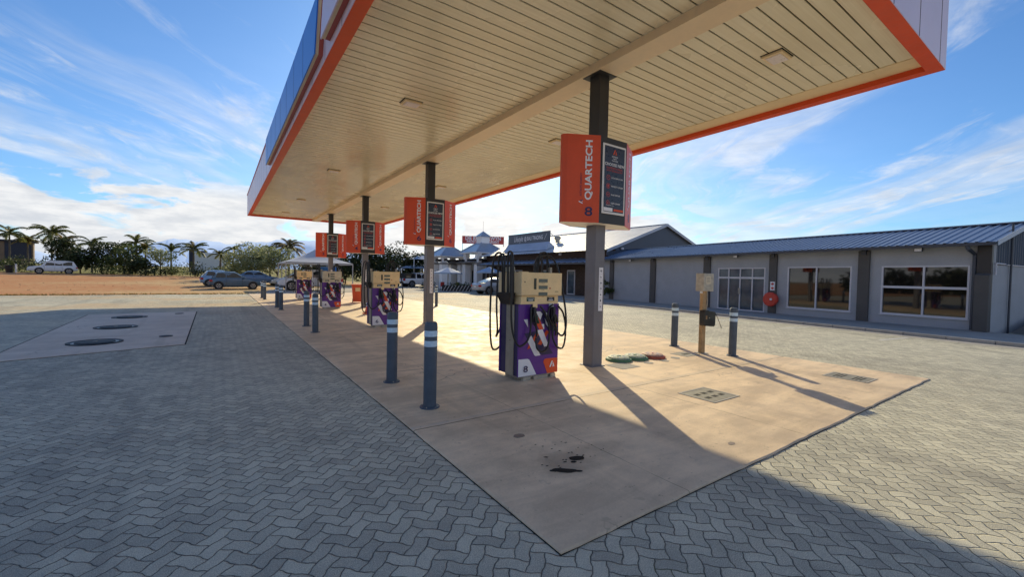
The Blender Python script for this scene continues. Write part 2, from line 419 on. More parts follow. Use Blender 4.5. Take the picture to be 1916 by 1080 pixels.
    def text(self, s, size, M4, m, bold=0.0, align='CENTER', wx=1.0, shear=0.0, ext=0.001):
        key = (s, bold, align, shear)
        cu = bpy.data.curves.new('t', 'FONT'); cu.body = s; cu.size = 1.0; cu.offset = bold; cu.shear = shear
        cu.align_x = align; cu.align_y = 'CENTER'; cu.extrude = 0; cu.resolution_u = 3
        ob = bpy.data.objects.new('t', cu); COL.objects.link(ob)
        dg = bpy.context.evaluated_depsgraph_get()
        me = bpy.data.meshes.new_from_object(ob.evaluated_get(dg))
        Sc = Matrix.Diagonal((size * wx, size, 1, 1))
        self.add([tuple(M4 @ Sc @ v.co) for v in me.vertices], [tuple(p.vertices) for p in me.polygons], m)
        bpy.data.objects.remove(ob); bpy.data.curves.remove(cu); bpy.data.meshes.remove(me)
        return self
    def build(self, name, parent=None, smooth=False, angle=35, loc=None):
        me = bpy.data.meshes.new(name); me.from_pydata(self.v, [], self.f)
        for m in self.mats: me.materials.append(m)
        me.polygons.foreach_set('material_index', self.mi)
        if smooth:
            me.polygons.foreach_set('use_smooth', [True] * len(me.polygons)); me.set_sharp_from_angle(angle=R(angle))
        me.update()
        o = bpy.data.objects.new(name, me); COL.objects.link(o)
        if parent: o.parent = parent
        if loc: o.location = loc
        return o

def tag(o, label=None, cat=None, group=None, kind=None):
    if label: o['label'] = label
    if cat: o['category'] = cat
    if group: o['group'] = group
    if kind: o['kind'] = kind
    return o
def thing(name, label, cat, loc=(0, 0, 0), rz=0, group=None):
    o = bpy.data.objects.new(name, None); COL.objects.link(o); o.location = loc; o.rotation_euler = (0, 0, rz)
    o.empty_display_size = .2
    return tag(o, label, cat, group)
def struct(mb, name, **k): return tag(mb.build(name, **k), kind='structure')
def copy_tree(o, parent=None):
    c = o.copy(); COL.objects.link(c); c.parent = parent
    for ch in list(o.children): copy_tree(ch, c)
    return c
def frame(o, ux, uz):
    """plane frame: local x -> ux, local y -> uz, local z -> outward normal"""
    ux = Vector(ux).normalized(); uz = Vector(uz).normalized(); n = ux.cross(uz)
    return Matrix(((ux.x, uz.x, n.x, o[0]), (ux.y, uz.y, n.y, o[1]), (ux.z, uz.z, n.z, o[2]), (0, 0, 0, 1)))

# ------------------------------------------------------------------ setting
FWx, FWy = .5702, .8215      # the camera's ground heading
def terr(x, y):
    t = FWx * x + FWy * y; r = FWy * x - FWx * y
    left = min(1, max(0, (-r - 18) / 12)); left = left * left * (3 - 2 * left)
    z = 0
    if t > 33: z = min(t - 33, 32) * .023
    if t > 65: z += (min(t, 600) - 65) * .0105
    if t > 600: z += 0
    base = -.02
    return base + z * left + (min(max(t - 75, 0), 600) * .0085) * (1 - left)

g = MB()
ys = [-400, -60, -20, 0] + [20 + i * 4 for i in range(30)] + [160, 200, 260, 360, 500, 800, 1400, 2600, 4200]
xs = [-3500, -1800, -900, -500, -300, -200, -150, -120] + [-100 + i * 5 for i in range(33)] + [80, 110, 150, 220, 400, 800, 1600, 3500]
vs = [(x, y, terr(x, y)) for y in ys for x in xs]; nx = len(xs)
fs = [(j * nx + i, j * nx + i + 1, (j + 1) * nx + i + 1, (j + 1) * nx + i) for j in range(len(ys) - 1) for i in range(nx - 1)]
g.add(vs, fs, 'dirt'); struct(g, 'ground', smooth=True, angle=180)

# paved forecourt: sheet with an irregular far-left edge against the dirt
def wobble_line(x0, x1, y0, y1, n, amp):
    out = []
    for i in range(n + 1):
        t = i / n; out.append((x0 + (x1 - x0) * t, y0 + (y1 - y0) * t + random.uniform(-amp, amp)))
    return out
g = MB()
far = wobble_line(-45, 2.0, 33.2, 34.8, 160, .22)
for i in range(len(far) - 1):
    a, b_ = far[i], far[i + 1]
    g.quad([(a[0], -30, 0), (b_[0], -30, 0), (b_[0], b_[1], 0), (a[0], a[1], 0)], 'paver')
g.quad([(2.0, -30, 0), (34, -30, 0), (34, 35.2, 0), (2.0, 35.2, 0)], 'paver')
struct(g, 'paved_forecourt')
g = MB()
g.quad([(9.5, 35.2, .004), (40, 35.2, .004), (40, 90, .004), (5.6, 72, .004), (4.0, 46, .004), (3.2, 40, .004), (2.4, 35.2, .004)], 'yard')
struct(g, 'road')
# concrete slab with a rounded arris standing 2 cm above the pavers
g = MB()
x0, x1, y0, y1 = 1.62, 9.92, 1.78, 36.0
n = 60
def edgept(side, t):
    j = random.uniform(-.006, .006)
    return j
ring_t = []; 
for i in range(n): ring_t.append((x0 + (x1 - x0) * i / n, y0 + random.uniform(-.009, .007)))
for i in range(120): ring_t.append((x1 + random.uniform(-.005, .005), y0 + (y1 - y0) * i / 120))
for i in range(30): ring_t.append((x1 - (x1 - x0) * i / 30, y1))
for i in range(120): ring_t.append((x0 + random.uniform(-.005, .005), y1 - (y1 - y0) * i / 120))
N_ = len(ring_t); cx, cy = (x0 + x1) / 2, (y0 + y1) / 2
def inset(p, d): return (p[0] + (d if p[0] < x0 + .1 else (-d if p[0] > x1 - .1 else 0)), p[1] + (d if p[1] < y0 + .1 else (-d if p[1] > y1 - .1 else 0)))
vs = [(*p, -.01) for p in ring_t] + [(*p, .010) for p in ring_t] + [(*inset(p, .012), .018) for p in ring_t]
fs = [(i, (i + 1) % N_, N_ + (i + 1) % N_, N_ + i) for i in range(N_)] + [(N_ + i, N_ + (i + 1) % N_, 2 * N_ + (i + 1) % N_, 2 * N_ + i) for i in range(N_)]
fs.append(tuple(range(2 * N_, 3 * N_)))
g.add(vs, fs, 'slab'); struct(g, 'concrete_slab')
# dark gap between slab and pavers
g = MB()
w = .009
for (a, b_) in (((x0 - w, y0 - w), (x1 + w, y0)), ((x0 - w, y0), (x0, y1)), ((x1, y0), (x1 + w, y1))):
    g.quad([(a[0], a[1], .003), (b_[0], a[1], .003), (b_[0], b_[1], .003), (a[0], b_[1], .003)], 'hole')
struct(g, 'ground_joint')
Z0 = .018
# tank pad
g = MB()
g.prism([(-3.25, 10.5), (-.62, 11.35), (-.74, 20.3), (-3.66, 19.9)][::1], -.01, .010, 'pad')
struct(g, 'tank_pad')
g = MB(); g.quad([(-3.28, 10.46, .003), (-.59, 11.32, .003), (-.71, 20.34, .003), (-3.70, 19.94, .003)], 'hole'); struct(g, 'ground_joint')

def annulus(g, c, r0, r1, z, m, seg=36):
    vs = []; fs = []
    for i in range(seg):
        a = 2 * PI * i / seg; vs += [(c[0] + r0 * math.cos(a), c[1] + r0 * math.sin(a), z), (c[0] + r1 * math.cos(a), c[1] + r1 * math.sin(a), z)]
    for i in range(seg): j = (i + 1) % seg; fs.append((2 * i, 2 * i + 1, 2 * j + 1, 2 * j))
    g.add(vs, fs, m)
wet = M('wet_black_iron', (.012, .013, .016), .55, 0, var=.2, scale=8, spec=.15)
for i, (px, py, lb) in enumerate([(-2.18, 12.4, 'round black tank manhole cover nearest the front of the shaded concrete pad'), (-2.3, 15.4, 'round black tank manhole cover in the middle of the shaded concrete pad'), (-2.42, 18.45, 'round black tank manhole cover at the far end of the shaded concrete pad')]):
    t = thing('manhole_cover', lb, 'manhole cover', (px, py, .010), 0, 'manhole covers on the tank pad'); t.scale = (.80, .80, .6)
    g = MB(); g.lathe([(.56, 0), (.56, .03), (.52, .036), (.50, .03), (.47, .012), (.0, .012)], wet, 40); g.build('rim', t, True)
    g = MB(); g.lathe([(.40, .0125), (.40, .034), (.37, .04), (0.01, .04)], wet, 36)
    g.box((0, 0, .046), (.1, .03, .012), 'steel'); g.build('lid', t, True)
    g = MB(); annulus(g, (0, 0), .405, .468, .016, 'blackp'); g.build('water_gap', t)
for i, (px, py) in enumerate([(-1.05, 12.9), (-1.2, 19.4)]):
    g = MB(); g.lathe([(.13, 0), (.13, .012), (.11, .016), (.01, .016)], wet, 24)
    tag(g.build('filler_cap', smooth=True, loc=(px, py, .010)), ['small round filler cap near the front right corner of the tank pad', 'small round filler cap near the far right corner of the tank pad'][i], 'cap', 'filler caps on the tank pad')

# ------------------------------------------------------------------ canopy
CX0, CX1, CY0, CY1 = 1.48, 10.03, 1.80, 32.75
ZB = 5.24
can = thing('forecourt_canopy', 'long flat forecourt canopy with cream slatted soffit and orange lower edge', 'canopy', (0, 0, 0))
g = MB()      # soffit planks
y = CY0 + .26
lo_x, hi_x = CX0 + .22, 9.36
while y < CY1 - .3:
    g.lohi((lo_x, y, 5.345), (hi_x, y + .197, 5.362), 'soffit')
    g.lohi((lo_x, y + .197, 5.352), (hi_x, y + .206, 5.370), 'soffit')
    y += .2255
g.build('soffit', can)
g = MB(); g.lohi((CX0 + .05, CY0 + .05, 5.385), (CX1 - .05, CY1 - .05, 5.41), M('soffit_gap_dark', (.16, .115, .06), .7, var=.1)); g.build('soffit_backing', can)
g = MB(); g.lohi((9.362, CY0 + .21, 5.335), (CX1 - .20, CY1 - .21, 5.36), 'edgecream')
for yy in (2.6, 5.2, 8.9, 14., 20.):     # bird marks are left to the material; small joint lips
    g.lohi((9.362, yy, 5.332), (CX1 - .20, yy + .008, 5.345), 'edgecream')
g.build('edge_trim', can)
g = MB(); g.lohi((5.335, CY0 + .205, 5.205), (5.765, CY1 - .205, 5.38), 'beamcream'); g.build('beam', can)
g = MB()     # orange lip round the underside
for lo, hi in (((CX0, CY0, ZB), (CX0 + .2, CY1, ZB + .12)), ((CX1 - .2, CY0, ZB), (CX1, CY1, ZB + .12)), ((CX0 + .2, CY0, ZB), (CX1 - .2, CY0 + .2, ZB + .12)), ((CX0 + .2, CY1 - .2, ZB), (CX1 - .2, CY1, ZB + .12))):
    g.lohi(lo, hi, 'orange')
g.build('orange_edge', can)
g = MB()
FT = 6.55
for lo, hi in (((CX0 - .006, CY0 - .006, ZB + .006), (CX0 + .05, CY1 + .006, FT)), ((CX1 - .05, CY0 - .006, ZB + .006), (CX1 + .006, CY1 + .006, FT)), ((CX0 + .05, CY0 - .006, ZB + .006), (CX1 - .05, CY0 + .05, FT)), ((CX0 + .05, CY1 - .05, ZB + .006), (CX1 - .05, CY1 + .006, FT))):
    g.lohi(lo, hi, 'fascia')
yy = CY0 + 1.2
while yy < CY1:       # panel joints
    for xx in (CX0 - .0075, CX1 + .0035): g.lohi((xx, yy, ZB + .01), (xx + .004, yy + .012, FT), 'hole')
    yy += 1.22
xx = CX1 - .42
while xx > CX0:
    g.lohi((xx, CY0 - .0095, ZB + .01), (xx + .010, CY0 - .0055, FT), 'hole'); xx -= 1.22
g.build('fascia', can)
g = MB()
for lo, hi in (((CX0 - .03, CY0 - .03, FT), (CX0 + .1, CY1 + .03, FT + .06)), ((CX1 - .1, CY0 - .03, FT), (CX1 + .03, CY1 + .03, FT + .06)), ((CX0 + .1, CY0 - .03, FT), (CX1 - .1, CY0 + .1, FT + .06)), ((CX0 + .1, CY1 - .1, FT), (CX1 - .1, CY1 + .03, FT + .06))):
    g.lohi(lo, hi, 'stripred')
g.build('capping', can)
g = MB(); g.lohi((CX0 + .06, CY0 + .06, 6.1), (CX1 - .06, CY1 - .06, 6.14), 'roofmain'); g.build('roof', can)
for (lx, ly) in [(7.56, 3.36), (3.41, 8.9), (7.6, 8.9), (3.41, 16.45), (7.65, 16.45), (3.43, 24.1), (7.6, 23.6), (3.41, 30.0), (7.6, 30.0)]:
    g = MB(); g.T = Matrix.Translation((lx, ly, 5.343))
    g.box((0, 0, .001), (.42, .34, .004), 'hole'); g.box((0, 0, -.022), (.38, .31, .044), 'edgecream', bevel=.008)  # dark sheet behind the fitting paints a shadow gap round it
    for sx in (-.15, .15): g.box((sx, .165, -.004), (.03, .03, .01), 'galv')
    lf = g.build('light_fitting', can)
    g = MB(); g.T = Matrix.Translation((lx, ly, 5.343)); g.box((0.01, 0, -.048), (.30, .23, .012), 'lampglass', bevel=.004); g.build('diffuser', lf)
# fascia sign boxes along the left side, each with a bevelled lower edge
def side_sign(y0b, y0t, y1b, y1t, zb, zt, name, label, mat):
    t = thing(name, label, 'sign', (CX0 - .006, (y0b + y1b) / 2, zb)); cyc = (y0b + y1b) / 2; X = -.145
    T = Matrix.Translation((-CX0 + .006, -cyc, -zb))
    P = [(y0b, zb), (y1b, zb), (y1t, zt), (y0t, zt)]
    g = MB(); g.T = T; xo = CX0 - .006 + X
    vs = [(xo, a, b_) for a, b_ in P] + [(xo + .02, a, b_) for a, b_ in P]
    g.add(vs, [(3, 2, 1, 0), (4, 5, 6, 7), (0, 1, 5, 4), (1, 2, 6, 5), (2, 3, 7, 6), (3, 0, 4, 7)], mat)
    k = y0b + 1.2
    while k < y1b - .3 and mat == 'signblue':
        g.lohi((xo - .002, k, zb + .01), (xo, k + .012, zt - .01), 'navy'); k += 1.25
    g.build('panel', t)
    g = MB(); g.T = T     # return edge: cream outer half
    def rim(xa, xb, ins, m):
        Q = [(y0b + ins, zb + ins), (y1b - ins, zb + ins), (y1t - ins, zt - ins), (y0t + ins, zt - ins)]
        vs = [(xa, a, b_) for a, b_ in Q] + [(xb, a, b_) for a, b_ in Q]
        g.add(vs, [(0, 1, 5, 4), (1, 2, 6, 5), (2, 3, 7, 6), (3, 0, 4, 7)], m)
    rim(xo + .02, CX0 - .08, .014, 'edgecream'); g.build('return_edge', t)
    g = MB(); g.T = T; rim(CX0 - .081, CX0 - .007, .0145, 'stripred'); g.build('red_trim', t)
    return t
side_sign(8.05, 7.75, 17.4, 17.4, 5.38, 6.27, 'canopy_sign', 'blue fascia sign box along the left side of the canopy', 'signblue')
side_sign(2.6, 2.6, 7.5, 7.2, 5.38, 6.27, 'canopy_sign', 'pale lilac fascia sign box at the near end of the canopy side', 'fascia')

# ------------------------------------------------------------------ columns with sign boxes
ORD = {8: 'nearest', 6: 'second nearest', 4: 'third', 2: 'farthest'}
COLY = {8: 5.43, 6: 12.80, 4: 20.17, 2: 27.6}
def canopy_column(num):
    yc = COLY[num]; t = thing('canopy_column', f'{ORD[num]} square grey canopy column carrying the orange sign numbered {num}', 'column', (5.585, yc, Z0), 0, 'square grey columns under the canopy')
    h = .125; top = 5.205 - Z0
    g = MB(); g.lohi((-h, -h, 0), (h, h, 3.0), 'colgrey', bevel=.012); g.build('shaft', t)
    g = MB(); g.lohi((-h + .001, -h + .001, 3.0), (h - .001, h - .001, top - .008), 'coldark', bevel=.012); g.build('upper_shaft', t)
    g = MB(); g.lohi((-.21, -.21, top - .012), (.21, .21, top - .001), 'coldark'); g.build('cap_plate', t)
    g = MB(); g.lohi((-.16, -.16, .0), (.16, .16, .012), 'colgrey')
    g.build('base_plate', t)
    return t
def icon(g, T, k, s):
    """small warning pictograms"""
    g0 = g.T; g.T = g0 @ T
    def ln(a, b, w=.12):
        a = Vector((a[0] * s, a[1] * s, 0)); b = Vector((b[0] * s, b[1] * s, 0)); d = (b - a).normalized(); nn = Vector((-d.y, d.x, 0)) * w * s / 2
        g.quad([tuple(a - nn), tuple(b - nn), tuple(b + nn), tuple(a + nn)], 'navy')
    def ring(r=.36, w=.1):
        for i in range(12):
            a = 2 * PI * i / 12; b = 2 * PI * (i + 1) / 12; ln((r * math.cos(a), r * math.sin(a)), (r * math.cos(b), r * math.sin(b)), w)
    if k == 0: ring(); ln((-.25, .25), (.25, -.25)); ln((-.2, -.05), (.2, -.05))
    elif k == 1: ln((-.3, -.3), (-.3, .3)); ln((-.3, -.3), (.3, -.3)); ln((0, -.1), (.3, .1))
    elif k == 2: ln((-.35, -.3), (0, .35)); ln((0, .35), (.35, -.3)); ln((.35, -.3), (-.35, -.3)); ln((0, -.1), (0, .12))
    elif k == 3: ring(.34); ln((0, .34), (0, 0)); ln((0, 0), (.2, .1))
    elif k == 4: ln((-.3, .3), (.3, -.3)); ln((.3, .3), (-.3, -.3)); ln((-.3, 0), (.3, 0))
    elif k == 5: ln((-.2, -.35), (-.2, .35)); ln((.15, -.35), (.15, .35)); ln((-.2, .3), (.3, .3)); ln((-.2, 0), (.15, 0), .4)
    else: ln((-.3, .3), (.1, 0)); ln((.1, 0), (-.3, -.3)); ln((.0, -.3), (.35, -.1)); ln((.1, .3), (.3, .25))
    g.T = g0
def sticker_strip(num):
    yc = COLY[num]; t = thing('warning_strip', f'narrow white strip of warning pictograms on the column numbered {num}', 'sign', (5.585 - .005 + .03, yc - .127, 1.02), 0, 'white warning strips on the columns')
    g = MB(); g.lohi((-.045, -.004, 0), (.055, -.001, .78), 'vinylwhite'); g.build('backing', t)
    g = MB()
    for k in range(7):
        T = frame((.005, -.0055, .72 - k * .107), (1, 0, 0), (0, 0, 1)); icon(g, T, k, .055); g.build('pictogram', t); g = MB()
        if k < 6: g.lohi((-.03, -.0052, .665 - k * .107), (.04, -.0048, .668 - k * .107), 'colgrey')
    g.build('divider_lines', t)
SZ0, SZ1 = 2.55, 4.02
def arrow_logo(g, T, s, c1, c2):
    g0 = g.T; g.T = g0 @ T
    g.quad([(-.5 * s, -.45 * s, 0), (-.22 * s, -.45 * s, 0), (.18 * s, .45 * s, 0), (-.08 * s, .45 * s, 0)], c1)
    g.quad([(.12 * s, -.05 * s, 0), (.25 * s, .28 * s, 0), (.5 * s, -.45 * s, 0), (.3 * s, -.45 * s, 0)], c2)
    g.quad([(.02 * s, -.45 * s, 0), (.22 * s, -.45 * s, 0), (.17 * s, -.22 * s, 0)], c1)
    g.T = g0
def price_sign(num):
    yc = COLY[num] + .0
    t = thing('column_sign', f'orange six-sided sign box numbered {num} wrapped round the {ORD[num]} canopy column', 'sign', (5.61, yc, SZ0), 0, 'orange sign boxes on the canopy columns')
    H = SZ1 - SZ0
    # plan outline (local, anticlockwise seen from above); left tip is rounded
    bw, bd, tip = .33, .36, .88
    P = [(-bw, -bd), (bw, -bd), (tip, -.03), (tip, .03), (bw, bd), (-bw, bd), (-tip + .06, .10), (-tip, .03), (-tip - .005, -.03), (-tip + .05, -.09)]
    def side(i, j, m, name, z0=0, z1=H):
        g = MB(); a = P[i]; b = P[j]
        d = Vector((b[0] - a[0], b[1] - a[1], 0)).normalized(); n = Vector((d.y, -d.x, 0)); th = .012
        A = Vector((*a, 0)); B = Vector((*b, 0))
        vs = []
        for z in (z0, z1): vs += [tuple(A + Vector((0, 0, z))), tuple(B + Vector((0, 0, z))), tuple(B - n * th + Vector((0, 0, z))), tuple(A - n * th + Vector((0, 0, z)))]
        g.add(vs, [(0, 3, 2, 1), (4, 5, 6, 7), (0, 1, 5, 4), (1, 2, 6, 5), (2, 3, 7, 6), (3, 0, 4, 7)], m)
        return g
    # body core
    g = MB(); ins = [(x * .975, y * .95) for x, y in P]; g.prism(ins, .004, H - .004, 'white'); g.build('core', t)
    g = MB()
    for i, j in ((9, 0), (8, 9), (7, 8), (6, 7), (5, 6)):
        s_ = side(i, j, 'orange', ''); g.add(s_.v, s_.f, 'orange')
    lw = g.build('orange_wing', t, False)
    g = MB()
    for i, j in ((1, 2), (2, 3), (3, 4)):
        s_ = side(i, j, 'orange', ''); g.add(s_.v, s_.f, 'orange')
    rw = g.build('orange_wing', t)
    side(0, 1, 'coldark', '').build('front_panel', t); side(4, 5, 'coldark', '').build('rear_panel', t)
    def wing_text(i, j, parent, small=True):
        a = Vector((*P[i], 0)); b = Vector((*P[j], 0)); d = (b - a).normalized(); n = Vector((d.y, -d.x, 0)); L = (b - a).length
        T = frame(a + n * .003, d, (0, 0, 1))
        rot = Matrix.Rotation(PI / 2, 4, 'Z')
        g = MB()
        xt = L * (.66 if small else .55)
        g.text('QUARTECH', .158, T @ Matrix.Translation((xt, H * .60, 0)) @ rot, 'vinylwhite', bold=.028, wx=1.2)
        g.build('brand_lettering', parent); g = MB()
        g.text('ASTRON ENERGY', .045, T @ Matrix.Translation((xt - .13, H * .43, 0)) @ rot, 'navy', wx=1.1)
        g.build('small_lettering', parent); g = MB()
        arrow_logo(g, T @ Matrix.Translation((xt - .13, H * .235, 0)) @ rot, .075, 'vinylwhite', 'navy'); g.build('logo', parent); g = MB()
        if num == 8: g.text(str(num), .215, T @ Matrix.Translation((xt + .01, H * .12, 0)), 'navy', bold=.014, wx=1.35)
        else: g.text(str(num), .215, T @ Matrix.Translation((xt + .01, H * .13, 0)), 'navy', bold=.014, wx=1.35)
        g.build('number', parent)
    wing_text(9, 0, lw); wing_text(1, 2, rw, False)
    # poster
    po = thing('poster', None, None); po.parent = t
    T = frame((0, -bd - .002, 0), (1, 0, 0), (0, 0, 1))
    W = .285
    g = MB(); g.lohi((-W, -bd - .022, .17), (W, -bd - .001, H - .11), 'white', bevel=.006)
    f = g.build('poster_frame', po)
    g = MB(); g.lohi((-W + .035, -bd - .025, .205), (W - .035, -bd - .0225, H - .145), 'postnavy'); g.build('poster_sheet', po)
    g = MB(); q = -bd - .0265
    def tx(s, x, z, size, m, bold=0, al='CENTER', wx=1.):
        g.text(s, size, frame((x, q, z), (1, 0, 0), (0, 0, 1)), m, bold, al, wx)
    arrow_logo(g, frame((0, q, H - .235), (1, 0, 0), (0, 0, 1)), .095, 'orange', 'orange')
    g.build('poster_logo', po); g = MB()
    tx('ASTRON', 0, H - .315, .038, 'vinylwhite', .006); tx('ENERGY', 0, H - .35, .028, 'vinylwhite', .004); tx('PARTNERS', 0, H - .385, .032, 'vinylwhite', .006)
    tx('CHOOSE NEW', 0, H - .455, .07, 'vinylwhite', .014, wx=1.05)
    tx('QUARTECH DIESEL', 0, H - .515, .046, 'signred', .012, wx=1.05); tx('WITH TECHNOLOGY', 0, H - .562, .04, 'signred', .012, wx=1.05)
    g.build('poster_headline', po); g = MB()
    for k, s in enumerate(('FLOWS SMOOTHER', 'PROTECTS LONGER', 'RUNS FURTHER', 'KEEPS CLEANER')):
        z = H - .68 - k * .145
        g0 = g.T; g.T = g0 @ frame((-.15, q, z), (1, 0, 0), (0, 0, 1))
        annulus(g, (0, 0), .036, .044, 0, 'signred', 20)
        if k == 0: g.quad([(-.02, -.02, 0), (.022, .02, 0), (.015, .026, 0), (-.027, -.014, 0)], 'signred')
        if k == 1: g.quad([(0, -.028, 0), (.02, 0, 0), (.018, .022, 0), (-.018, .022, 0), (-.02, 0, 0)], 'signred')
        if k == 2: g.quad([(-.014, -.02, 0), (.024, 0, 0), (-.014, .02, 0)], 'signred')
        if k == 3: g.quad([(0, -.02, 0), (.016, -.008, 0), (0, .026, 0), (-.016, -.008, 0)], 'signred')
        g.T = g0; g.build('poster_icon', po); g = MB()
        tx(s, -.075, z, .036, 'vinylwhite', .008, 'LEFT', .9); g.build('poster_caption', po); g = MB()
    g.lohi((-W + .035, q - .001, .215), (-.03, q, .275), 'vinylwhite'); tx('ASTRON', -.14, .245, .03, 'navy', .004)
    g.lohi((.0, q - .001, .225), (W - .045, q, .262), 'orange')
    g.lohi((-.2, q - .001, .315), (.0, q, .319), 'vinylwhite'); g.lohi((-.2, q - .001, .300), (.16, q, .303), 'signslate')
    g.build('poster_footer', po)
    return t
for n_ in (8, 6, 4, 2): canopy_column(n_); sticker_strip(n_); price_sign(n_)

# ------------------------------------------------------------------ fuel dispensers
def pump(num, y):
    t = thing('fuel_dispenser', f'purple and cream fuel dispenser numbered {num}, {ORD[num]} of the four', 'fuel pump', (3.68, y, Z0), 0, 'fuel dispensers under the canopy')
    W, D, B, TOP = .785, .54, .07, 1.17     # local: x 0..W, y 0..D
    cr = 'creamdirty' if num == 4 else 'cream'
    g = MB(); g.lohi((.10, .05, 0), (W - .06, D - .05, .05), 'steel')
    for a, b in ((.10, .24), (.30, .58), (.64, .74)): g.lohi((a, .0, 0), (b, .05, .055), 'galv')
    g.lohi((.09, .02, .048), (W - .05, D - .02, .068), 'galv'); g.build('plinth', t)
    g = MB(); g.lohi((.012, .03, B), (W - .012, D - .03, TOP), 'navy', bevel=.004); g.build('cabinet', t)
    g = MB(); g.lohi((0.012 - .012, .13, B), (.0115, D - .20, TOP), 'steel')
    g.build('steel_side_strip', t); g = MB(); g.lohi((W - .0115, .13, B), (W, D - .20, TOP), 'steel'); g.build('steel_side_strip', t); g = MB()
    for zz in (1.12, 1.02, .6): g.lohi((-.003, .22, zz), (0, .235, zz + .012), 'blackp')
    g.build('side_latches', t)
    for sgn in (0, 1):
        yy = .003 if sgn == 0 else D - .003
        gg = MB(); gg.lohi((0, min(yy, yy + (.027 if sgn == 0 else -.027)), B), (W, max(yy, yy + (.027 if sgn == 0 else -.027)), TOP), 'purple', bevel=.003)
        fp = gg.build('front_panel' if sgn == 0 else 'rear_panel', t)
        if sgn: T0 = frame((W, D, 0), (-1, 0, 0), (0, 0, 1))
        else: T0 = frame((0, 0, 0), (1, 0, 0), (0, 0, 1))
        g = MB(); lay = [0]
        def pt(x, yp):
            u = (x - 281 + 6 * (yp - 60) / 950) / 488 * W; z = TOP - (TOP - B) * (yp - 61) / (949 - 75 * u / W)
            return (min(W - .002, max(.002, u)), max(B + .002, z))
        def poly(pts, m):
            lay[0] += 1; n = Matrix.Translation((0, 0, .0005 + .0004 * lay[0]))
            q = [pt(*p) for p in pts]; g0 = g.T; g.T = T0 @ n; g.quad([(a, b, 0) for a, b in q][::-1], m); g.T = g0
        navy2 = 'navy'
        poly([(345, 440), (520, 400), (700, 700), (560, 720), (400, 560)], navy2)
        poly([(440, 150), (600, 150), (760, 330), (760, 420), (640, 400)], navy2)
        poly([(278, 778), (385, 768), (405, 778), (420, 805), (493, 970), (278, 1010)], 'vinylwhite')
        poly([(756, 750), (612, 763), (588, 776), (576, 806), (628, 957), (756, 937)], 'orange')
        poly([(612, 395), (642, 420), (548, 590), (505, 578)], 'orange')
        poly([(485, 430), (515, 455), (405, 635), (378, 645), (392, 600)], 'orange')
        poly([(378, 530), (425, 465), (540, 722), (480, 732), (464, 720)], 'vinylwhite')
        poly([(475, 155), (528, 155), (557, 190), (530, 268)], 'vinylwhite')
        poly([(456, 145), (525, 262), (572, 385), (520, 392), (456, 250)], 'orange')
        poly([(490, 398), (560, 385), (637, 588), (625, 602), (585, 612)], 'vinylwhite')
        poly([(332, 258), (380, 255), (384, 360)], 'vinylwhite')
        poly([(545, 320), (578, 318), (582, 380), (574, 388)], 'vinylwhite')
        poly([(600, 172), (622, 180), (634, 240), (625, 258), (600, 262), (588, 215)], 'vinylwhite')
        poly([(582, 240), (600, 270), (640, 350), (628, 356), (600, 320)], 'vinylwhite')
        poly([(700, 185), (716, 225), (722, 258), (700, 252)], 'vinylwhite')
        poly([(718, 330), (735, 318), (742, 340), (735, 365), (720, 362)], 'orange')
        a8 = pt(360, 905); g.text(str(num), .135, T0 @ Matrix.Translation((a8[0], a8[1], .012)), 'navy', bold=.012, wx=1.35)
        al = pt(682, 830); arrow_logo(g, T0 @ Matrix.Translation((al[0], al[1], .012)), .105, 'vinylwhite', 'vinylwhite')
        g.build('vinyl_graphics', fp)
    # middle band and hood
    g = MB(); g.lohi((.02, -.012, TOP + .001), (W - .035, D + .012, TOP + .125), cr, bevel=.004)
    for xx, m_ in ((.245, cr), (.57, 'vinylwhite')): g.lohi((xx, -.02, TOP - .055), (xx + .085, -.002, TOP + .004), m_)
    band = g.build('label_band', t)
    g = MB()
    for xx, m_, tt in ((.125, 'green', 'UNLEADED'), (.52, 'black', 'DIESEL')):
        g.lohi((xx, -.0155, TOP + .045), (xx + .15, -.0125, TOP + .108), m_)
        g.text(tt, .026, frame((xx + .075, -.0165, TOP + .087), (1, 0, 0), (0, 0, 1)), 'vinylwhite', .004)
        g.lohi((xx + .03, -.0165, TOP + .055), (xx + .12, -.0156, TOP + .066), 'vinylwhite')
    g.build('fuel_labels', band)
    h0, h1 = TOP + .130, 1.655
    g = MB(); g.lohi((.0, -.045, h0), (W + .01, D + .045, h1), cr, bevel=.006)
    g.lohi((.07, .05, h1), (.2, .14, h1 + .012), cr)
    hood = g.build('hood', t)
    yq = -.0455
    g = MB()
    g.lohi((.233, yq - .004, h0 + .10), (.278, yq, h1 - .09), 'darkstrip')
    g.build('window_strip', hood)
    for k in range(3):
        g = MB(); z = h1 - .125 - k * .102; g.lohi((.325, yq - .004, z - .025), (.497, yq, z + .027), 'display')
        g.lohi((.325, yq - .0052, z + .022), (.497, yq - .004, z + .027), 'blackp')
        g.text(['AMOUNT', 'LITRES', 'PRICE'][k], .018, frame((.41, yq - .002, z - .04), (1, 0, 0), (0, 0, 1)), 'navy')
        g.build('display', hood)
    g = MB(); g.lathe([(.013, -.004), (.013, .004), (.001, .004)], 'signred', 14, (.548, yq, h0 + .115), 'y')
    g.lathe([(.009, -.004), (.009, .004), (.001, .004)], 'blackp', 12, (.06, yq, h0 + .21), 'y')
    g.lohi((.65, yq - .001, h0 + .06), (.72, yq, h0 + .068), 'blackp'); g.lohi((.0, -.0465, h0 + .012), (W, -.0455, h0 + .016), 'tanpost')
    g.build('buttons', hood)
    # hose towers left and right
    g = MB(); g.lohi((-.005, D * .5 - .06, TOP), (.05, D * .5 + .04, 1.74), 'steel'); g.lohi((-.035, D * .5 - .14, 1.66), (-.004, D * .5 + .12, 1.73), 'creamdirty')
